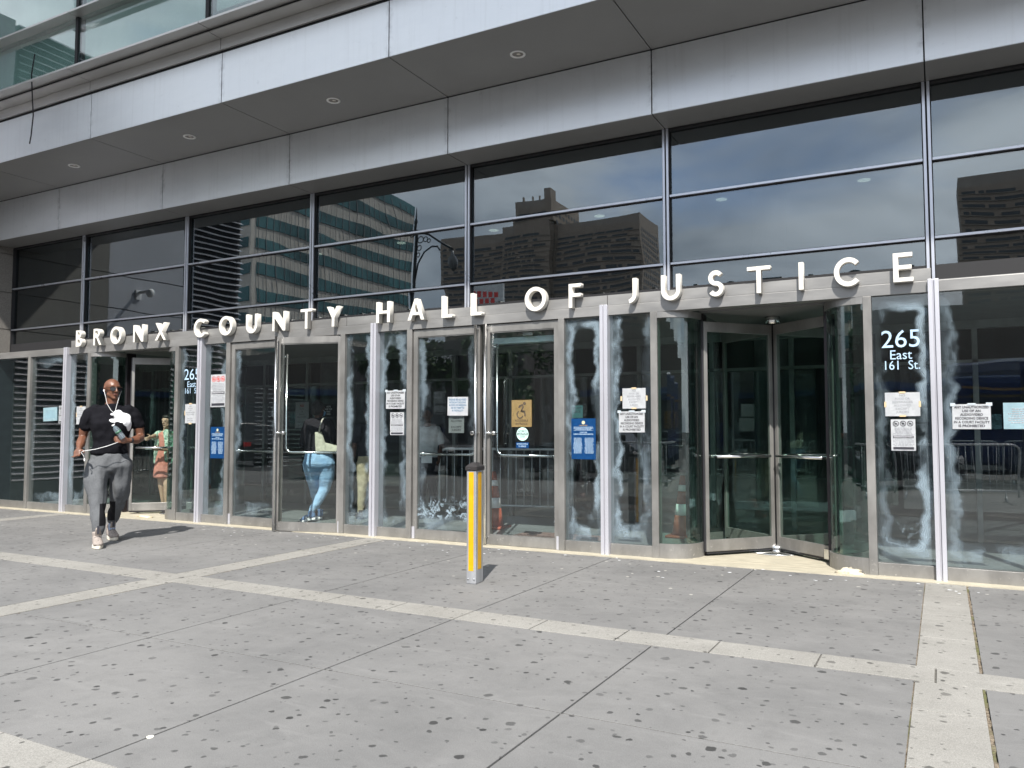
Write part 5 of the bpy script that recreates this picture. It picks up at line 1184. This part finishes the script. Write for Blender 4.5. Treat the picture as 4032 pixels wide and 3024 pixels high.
def cone(label, loc):
    t = thing('traffic_cone', label, 'traffic cone', loc, 0, 'orange traffic cones')
    bm = B((-.18, .18, -.18, .18, 0, .03)); lathe(bm, [(.14, .03), (.10, .28)], seg=20); obj('cone_body', bm, M['orange'], t, True)
    bm = bmesh.new(); lathe(bm, [(.101, .281), (.083, .42)], seg=20); obj('reflective_band', bm, M['white'], t, True)
    bm = bmesh.new(); lathe(bm, [(.082, .421), (.058, .58)], seg=20); obj('cone_middle', bm, M['orange'], t, True)
    bm = bmesh.new(); lathe(bm, [(.057, .581), (.048, .66)], seg=20); obj('upper_band', bm, M['white'], t, True)
    bm = bmesh.new(); lathe(bm, [(.047, .661), (.03, .78)], seg=20); obj('cone_tip', bm, M['orange'], t, True)
    return t
M['orange'] = simple('orange_plastic', (0.30, 0.065, 0.03), 0.6)
c0 = cone('striped orange traffic cone inside behind the accessible entrance door', (-5.52, 9.75, .004))
c1 = dup(c0, (-2.93, 10.05, .004), label='striped orange traffic cone seen through the curved glass of the right revolving door')
tag(obj('floor_mat', B((-4.9, -3.7, 8.7, 9.6, .0045, .012)), M['mat']), 'reddish brown mat on the floor inside the accessible entrance door', 'mat')

# ------------------------------------------------------------------ little things on the pavement
def lump(name, label, cat, loc, r, mat, flat_=.25):
    bm = bmesh.new(); bmesh.ops.create_icosphere(bm, subdivisions=3, radius=1)
    for v_ in bm.verts:
        n_ = 1 + .35 * math.sin(v_.co.x * 7 + v_.co.y * 5) * math.cos(v_.co.y * 9 + v_.co.z * 4)
        v_.co = Vector((v_.co.x * r[0] * n_, v_.co.y * r[1] * n_, max(-.1, v_.co.z) * r[2] * n_))
    return tag(obj(name, bm, mat, None, True, loc=loc), label, cat)
lump('crumpled_cloth', 'small crumpled cream rag on the threshold of the left revolving door', 'rag', (-10.95, 8.33, .012), (.16, .05, .02), simple('cream_rag', (.66, .58, .42), .9))
lump('plaster_clump', 'cream crumbly plaster clump at the foot of the right revolving door nose', 'debris', (-.80, 8.225, .008), (.11, .035, .05), simple('cream_plaster', (.62, .55, .42), .95, 0, .2, 30, .8))
bm = bmesh.new(); lathe(bm, [(.016, 0), (.016, .003)], seg=18); tag(obj('flattened_gum', bm, simple('pale_gum', (.7, .68, .58), .8), None, loc=(-3.131, 2.438, .0)), 'pale round blob of gum near the bottom left joint of the paving', 'gum')
rnd = random.Random(5)
bm = bmesh.new()
for i in range(70):
    x = rnd.uniform(-9, .5); y = 8.12 - abs(rnd.gauss(0, .35)); a = rnd.uniform(0, 6); l = rnd.uniform(.006, .028)
    vs = [bm.verts.new((x + l * rnd.uniform(.4, 1) * math.cos(a + j * 1.26), y + l * rnd.uniform(.3, .8) * math.sin(a + j * 1.26), .0032 + .0001 * i % .002)) for j in range(5)]
    bm.faces.new(vs)
lit = obj('paint_chips', bm, M['paper']); lit['kind'] = 'stuff'; lit['label'] = 'scatter of small white flecks on the paving along the doors'; lit['category'] = 'litter'

# ------------------------------------------------------------------ the street behind the camera (seen mirrored in the glass)
def bldmat(name, col): return simple(name, col, .85, 0, .1, .3)
t = thing('office_building', 'pale office block with teal ribbon windows mirrored in the upper glass left of centre', 'building', (-105, -88.5, 0))
obj('wall', B((-15, 15, -20.5, 20.5, 0, 45)), bldmat('pale_concrete', (.55, .50, .44)), t)
tg = simple('teal_ribbon_glass', (.045, .12, .125), .2, 0, .5, .15)
for k in range(12):
    z = 2.2 + 3.75 * k
    obj('window_band', B((15.0, 15.15, -20.3, 19.2, z, z + 1.75), (-14.5, 14.5, 20.5, 20.65, z, z + 1.75)), tg, t)
bm = bmesh.new()
for k in range(26): y = -20 + 1.55 * k; box(bm, 15.15, 15.22, y, y + .07, 0.5, 44.5)
obj('mullions', bm, simple('grey_mullion', (.2, .2, .2), .5), t)
def tower(name, label, loc, blocks, floor=2.7, col=(.20, .165, .13)):
    t = thing(name, label, 'apartment tower', loc)
    obj('wall', B(*blocks), bldmat('brown_brick', (.26, .21, .17)), t)
    bm = bmesh.new(); bm2 = bmesh.new()
    for (x0, x1, y0, y1, z0, z1) in blocks:
        n = int((z1 - 6) / floor)
        for k in range(n):
            z = 3 + floor * k
            x = x0 + 1.5
            while x < x1 - 5:
                l_ = random.choice((2.0, 5.5, 8.5, 11.0)); box(bm, x, min(x + l_, x1 - 1.5), y1 + .01, y1 + .12, z, z + 1.1); x += l_ + random.choice((.8, 1.4, 2.6))
            y = y0 + 2
            while y < y1 - 2: box(bm, x1 + .01, x1 + .12, y, y + 1.5, z, z + 1.4); y += 3.1
            box(bm2, x0, x1, y1 + .13, y1 + .5, z - .35, z - .2)
    obj('windows', bm, simple('dark_window', (.03, .035, .04), .3), t); obj('balconies', bm2, bldmat('concrete_edge', (.30, .27, .23)), t)
    return t
tower('apartment_tower', 'broad brown brick tower with a rooftop penthouse mirrored in the centre of the upper glass', (-170, -335, 0),
      [(-54, -18, -18, 10, 0, 99), (-18, 8, -18, 13, 0, 101), (8, 54, -18, 10, 0, 100), (-11, 9, -15, 12, 101, 112.5), (4, 8, 4, 11, 112.6, 118), (-9, -8.3, 8, 8.7, 112.6, 115.5), (-4.5, -3.8, 8, 8.7, 112.6, 115.5), (-.5, .2, 8, 8.7, 112.6, 115.5)])
tower('apartment_tower', 'dark brown brick tower mirrored at the right edge of the upper glass', (38, -335, 0), [(-30, 30, -18, 10, 0, 97)])
tower('apartment_tower', 'low distant brown block mirrored below the right of the broad tower', (-95, -390, 0), [(-25, 20, -10, 10, 0, 60)])
# cinema and shops across the street
t = thing('cinema_building', 'dark low cinema building with red and white boards mirrored behind the letters', 'building', (-34, -26, 0))
obj('wall', B((-26, 14, -4, 4, 0, 6.5)), bldmat('dark_shop_wall', (.12, .11, .11)), t)
obj('window', B((-25, 13, 4.0, 4.1, .4, 3.2)), simple('shop_window', (.03, .035, .04), .15), t)
obj('sign_board', B((10.2, 12.5, 3.8, 3.95, 8.1, 9.7)), simple('pale_billboard', (.6, .6, .6), .6), t)
obj('sign_post', B((10.6, 10.75, 3.6, 3.75, 6.5, 8.1)), M['ink'], t); obj('sign_post', B((12.0, 12.15, 3.6, 3.75, 6.5, 8.1)), M['ink'], t)
bm = bmesh.new()
for i_ in range(5): box(bm, 10.45 + .37 * i_, 10.70 + .37 * i_, 3.952, 3.97, 8.95 - .03 * i_, 9.35 - .05 * i_)
for i_ in range(4): box(bm, 10.6 + .37 * i_, 10.85 + .37 * i_, 3.952, 3.97, 8.40, 8.80)
obj('red_figures', bm, M['ink_red'], t)
obj('sign_board', B((5.6, 10.0, 4.2, 4.5, 4.9, 5.9)), simple('black_board', (.02, .02, .02), .5), t)
q = text('lettering', 'MULTIPLEX', .6, (7.8, 4.52, 5.35), M['white'], t, .02, wid=3.6); q.rotation_euler = (0, 0, math.pi)
t = thing('shop_row', 'dark row of low shops across the street mirrored in the right panes', 'building', (16, -28, 0))
obj('wall', B((-34, 40, -4, 4, 0, 7)), bldmat('shop_row_wall', (.16, .14, .12)), t)
obj('window', B((-33, 39, 4.0, 4.1, .4, 3.0)), simple('shop_row_window', (.025, .03, .035), .15), t)
obj('awning', B((-33, -10, 4.1, 5.2, 3.2, 3.5), (0, 20, 4.1, 5.2, 3.2, 3.5)), simple('blue_awning', (.02, .05, .16), .6), t)
# street lamp
t = thing('street_lamp', 'ornate black bracket street lamp mirrored in the upper glass above the word HALL', 'street lamp', (-17.05, -7.0, 0), R(0))
ironm = simple('black_cast_iron', (.015, .016, .018), .5, .2)
bm = bmesh.new(); lathe(bm, [(.22, 0), (.20, .5), (.11, .7), (.10, 3.0), (.12, 3.1), (.085, 3.2), (.08, 6.2), (.11, 6.3), (.07, 6.4), (.06, 9.0), (.09, 9.1), (.04, 9.25), (.02, 9.6), (.01, 9.7)], seg=16); obj('pole', bm, ironm, t, True)
bm = bmesh.new(); tube(bm, [(0, 0, 8.75), (.6, 0, 8.55), (1.3, 0, 8.1), (1.7, 0, 7.85)], .04, 8)
tube(bm, [(.05, 0, 7.0), (.15, 0, 7.5), (.42, 0, 7.9), (.8, 0, 8.05), (1.1, 0, 8.0), (1.2, 0, 7.85)], .035, 8)
for c_x, c_z, r_ in ((.20, 8.4, .13), (.44, 8.38, .10), (.16, 8.08, .10), (.62, 8.3, .08), (.13, 7.82, .08)):
    tube(bm, [(c_x + r_ * math.cos(R(a)), 0, c_z + r_ * math.sin(R(a))) for a in range(0, 361, 30)], .022, 6)
tube(bm, [(-.2 + .10 * math.cos(R(a)), 0, 8.7 + .13 * math.sin(R(a))) for a in range(0, 361, 30)], .025, 6)
obj('bracket', bm, ironm, t, True)
bm = bmesh.new(); lathe(bm, [(.03, .35), (.05, .2), (.14, .05), (.16, -.1), (.10, -.28), (.03, -.36)], (1.7, 0, 7.45), 16); obj('lamp_shade', bm, simple('lamp_globe', (.12, .12, .12), .2), t, True)
# trees
leafm = simple('street_tree_leaves', (.05, .10, .03), .7, 0, .4, 3); bark = simple('street_tree_bark', (.10, .08, .06), .9, 0, .3, 8, .5)
def tree(label, loc, h, r, seed):
    rn = random.Random(seed); t = thing('street_tree', label, 'tree', loc, 0, 'trees across the street')
    bm = bmesh.new(); limb(bm, ((0, 0, 0), .18), ((.1, 0, h * .45), .12))
    for k in range(6):
        a = k * 1.05; limb(bm, ((.1, 0, h * .42), .09), ((r * .6 * math.cos(a), r * .6 * math.sin(a), h * .75), .03))
    obj('trunk', bm, bark, t)
    bm = bmesh.new()
    cl = [(rn.gauss(0, r * .45), rn.gauss(0, r * .45), h * .72 + rn.gauss(0, r * .35), rn.uniform(.5, 1.0) * r * .4) for _ in range(22)]
    for cx_, cy_, cz_, cr in cl:
        for _ in range(150):
            d = Vector((rn.gauss(0, 1), rn.gauss(0, 1), rn.gauss(0, 1))).normalized() * cr * rn.uniform(.5, 1); p = Vector((cx_, cy_, cz_)) + d
            a = Vector((rn.uniform(-1, 1), rn.uniform(-1, 1), rn.uniform(-1, 1))).normalized() * .13; b = a.cross(Vector((rn.uniform(-1, 1), rn.uniform(-1, 1), 1))).normalized() * .09
            bm.faces.new([bm.verts.new(q) for q in (p - a, p + b, p + a, p - b)])
    obj('crown', bm, leafm, t); return t
t1 = tree('leafy green street tree mirrored in the double doors, left one', (-26, -18.5, 0), 7.0, 2.4, 1)
tree('leafy green street tree mirrored in the double doors, right one', (-19.5, -18.5, 0), 6.2, 2.2, 2)
# vehicles
tyre_m = simple('tyre_rubber', (.02, .02, .02), .8); rim_m = simple('alloy_rim', (.4, .4, .42), .3, .8)
def wheel(parent, x, y, r, s):
    bm = bmesh.new(); lathe(bm, [(r * .62, -.11), (r * .95, -.11), (r, -.07), (r, .07), (r * .95, .11), (r * .62, .11)], (0, 0, 0), 24, 'y'); wv_ = obj('wheel', bm, tyre_m, parent, True, loc=(x, y, r))
    bm = bmesh.new(); lathe(bm, [(.03, s * .118), (r * .55, s * .10), (r * .61, s * .115)], (0, 0, 0), 20, 'y'); obj('rim', bm, rim_m, wv_)
def car(name, label, cat, loc, rot, L_, Wd, belt, roof, prof, body_col, wr=.34, win=None, group='cars on the street'):
    t = thing(name, label, cat, loc, rot, group)
    paint = simple(name + '_paint', body_col, .2, .3, .05, 1); hw = Wd / 2
    bm = bmesh.new(); n = len(prof); rows = []
    for f, sc in ((-1, .94), (-.96, 1.0), (.96, 1.0), (1, .94)):
        rows.append([bm.verts.new((x * (1 if abs(f) < 1 else .985), f * hw * (1 if z < belt else .84 + .16 * max(0, 1 - (z - belt) / (roof - belt))), z)) for x, z in prof])
    for a, b in zip(rows, rows[1:]):
        for i in range(n): bm.faces.new((a[i], a[(i + 1) % n], b[(i + 1) % n], b[i]))
    bm.faces.new(rows[0]); bm.faces.new(rows[-1][::-1]); obj('body', bm, paint, t, bevel=.03)
    gm = simple(name + '_window', (.015, .018, .02), .05)
    for s in (-1, 1):
        for (wa, wb) in win:
            ya = s * (hw * .99 + .004); bm = bmesh.new(); zt = roof - .10; yb = s * (hw * .865)
            vs = [bm.verts.new(p) for p in ((wa, ya, belt + .03), (wb, ya, belt + .03), (wb - .03, yb + s * .02, zt), (wa + .10, yb + s * .02, zt))]
            v2 = [bm.verts.new(v_.co - Vector((0, s * .03, 0))) for v_ in vs]; bm.faces.new(vs); bm.faces.new(v2[::-1])
            for i in range(4): bm.faces.new((vs[i], v2[i], v2[(i + 1) % 4], vs[(i + 1) % 4]))
            obj('side_window', bm, gm, t)
        for x in (-L_ * .31, L_ * .31): wheel(t, x, s * (hw - .08), wr, s)
        obj('headlight', B((L_ / 2 - .12, L_ / 2 + .01, min(s * hw * .55, s * hw * .9), max(s * hw * .55, s * hw * .9), belt - .28, belt - .14)), M['white'], t)
        obj('tail_light', B((-L_ / 2 - .01, -L_ / 2 + .1, min(s * hw * .6, s * hw * .92), max(s * hw * .6, s * hw * .92), belt - .25, belt - .08)), M['red_lamp'], t)
    return t
M['red_lamp'] = simple('red_lamp_plastic', (.5, .02, .02), .2)
suvp = [(-2.35, .35), (-2.38, .95), (-2.30, 1.10), (-2.05, 1.72), (-1.8, 1.78), (.2, 1.80), (.55, 1.74), (1.15, 1.14), (2.15, 1.02), (2.35, .85), (2.38, .38)]
sedp = [(-2.3, .3), (-2.33, .85), (-2.15, 1.0), (-1.65, 1.05), (-1.05, 1.42), (-.2, 1.46), (.35, 1.40), (1.05, .98), (2.05, .85), (2.28, .7), (2.32, .32)]
suv = car('parked_suv', 'black sport utility vehicle on the street mirrored behind the woman in jeans', 'car', (-15.2, -4.4, -.13), R(3), 4.75, 1.9, 1.1, 1.8, suvp, (.012, .012, .014), .38, [(-1.9, -1.0), (-.95, -.1), (-.05, .85)])
car('parked_sedan', 'grey sedan on the street mirrored in the accessible entrance door', 'car', (-8.2, -4.5, -.13), 0, 4.6, 1.8, .98, 1.46, sedp, (.10, .11, .12), .32, [(-1.5, -.75), (-.7, .1), (.15, .75)])
dup(suv, (-26, -6.5, -.13), R(180), 'black sport utility vehicle farther off mirrored by the left revolving door')
car('parked_sedan', 'dark sedan on the street mirrored in the right revolving door', 'car', (-1.9, -4.5, -.13), 0, 4.6, 1.8, .98, 1.46, sedp, (.02, .02, .03), .32, [(-1.5, -.75), (-.7, .1), (.15, .75)])
t = thing('city_bus', 'dark blue city bus with a yellow stripe mirrored in the pane at the right edge', 'bus', (6.1, -9.0, -.13))
busm = simple('dark_blue_bus_paint', (.006, .018, .085), .12, .1, .05, .5)
bm = B((-6, 6, -1.28, 1.28, .35, 3.3)); obj('body', bm, busm, t, bevel=.28)
obj('stripe', B((-5.6, 5.6, 1.281, 1.285, 2.55, 2.62)), simple('yellow_stripe', (.25, .15, .03), .4), t)
for k in range(6): obj('side_window', B((-5.4 + 1.8 * k, -3.8 + 1.8 * k, 1.282, 1.30, 1.5, 2.45)), simple('bus_window', (.01, .012, .016), .05), t)
for x in (-3.8, 3.6):
    for s in (-1, 1): wheel(t, x, s * 1.17, .5, s)
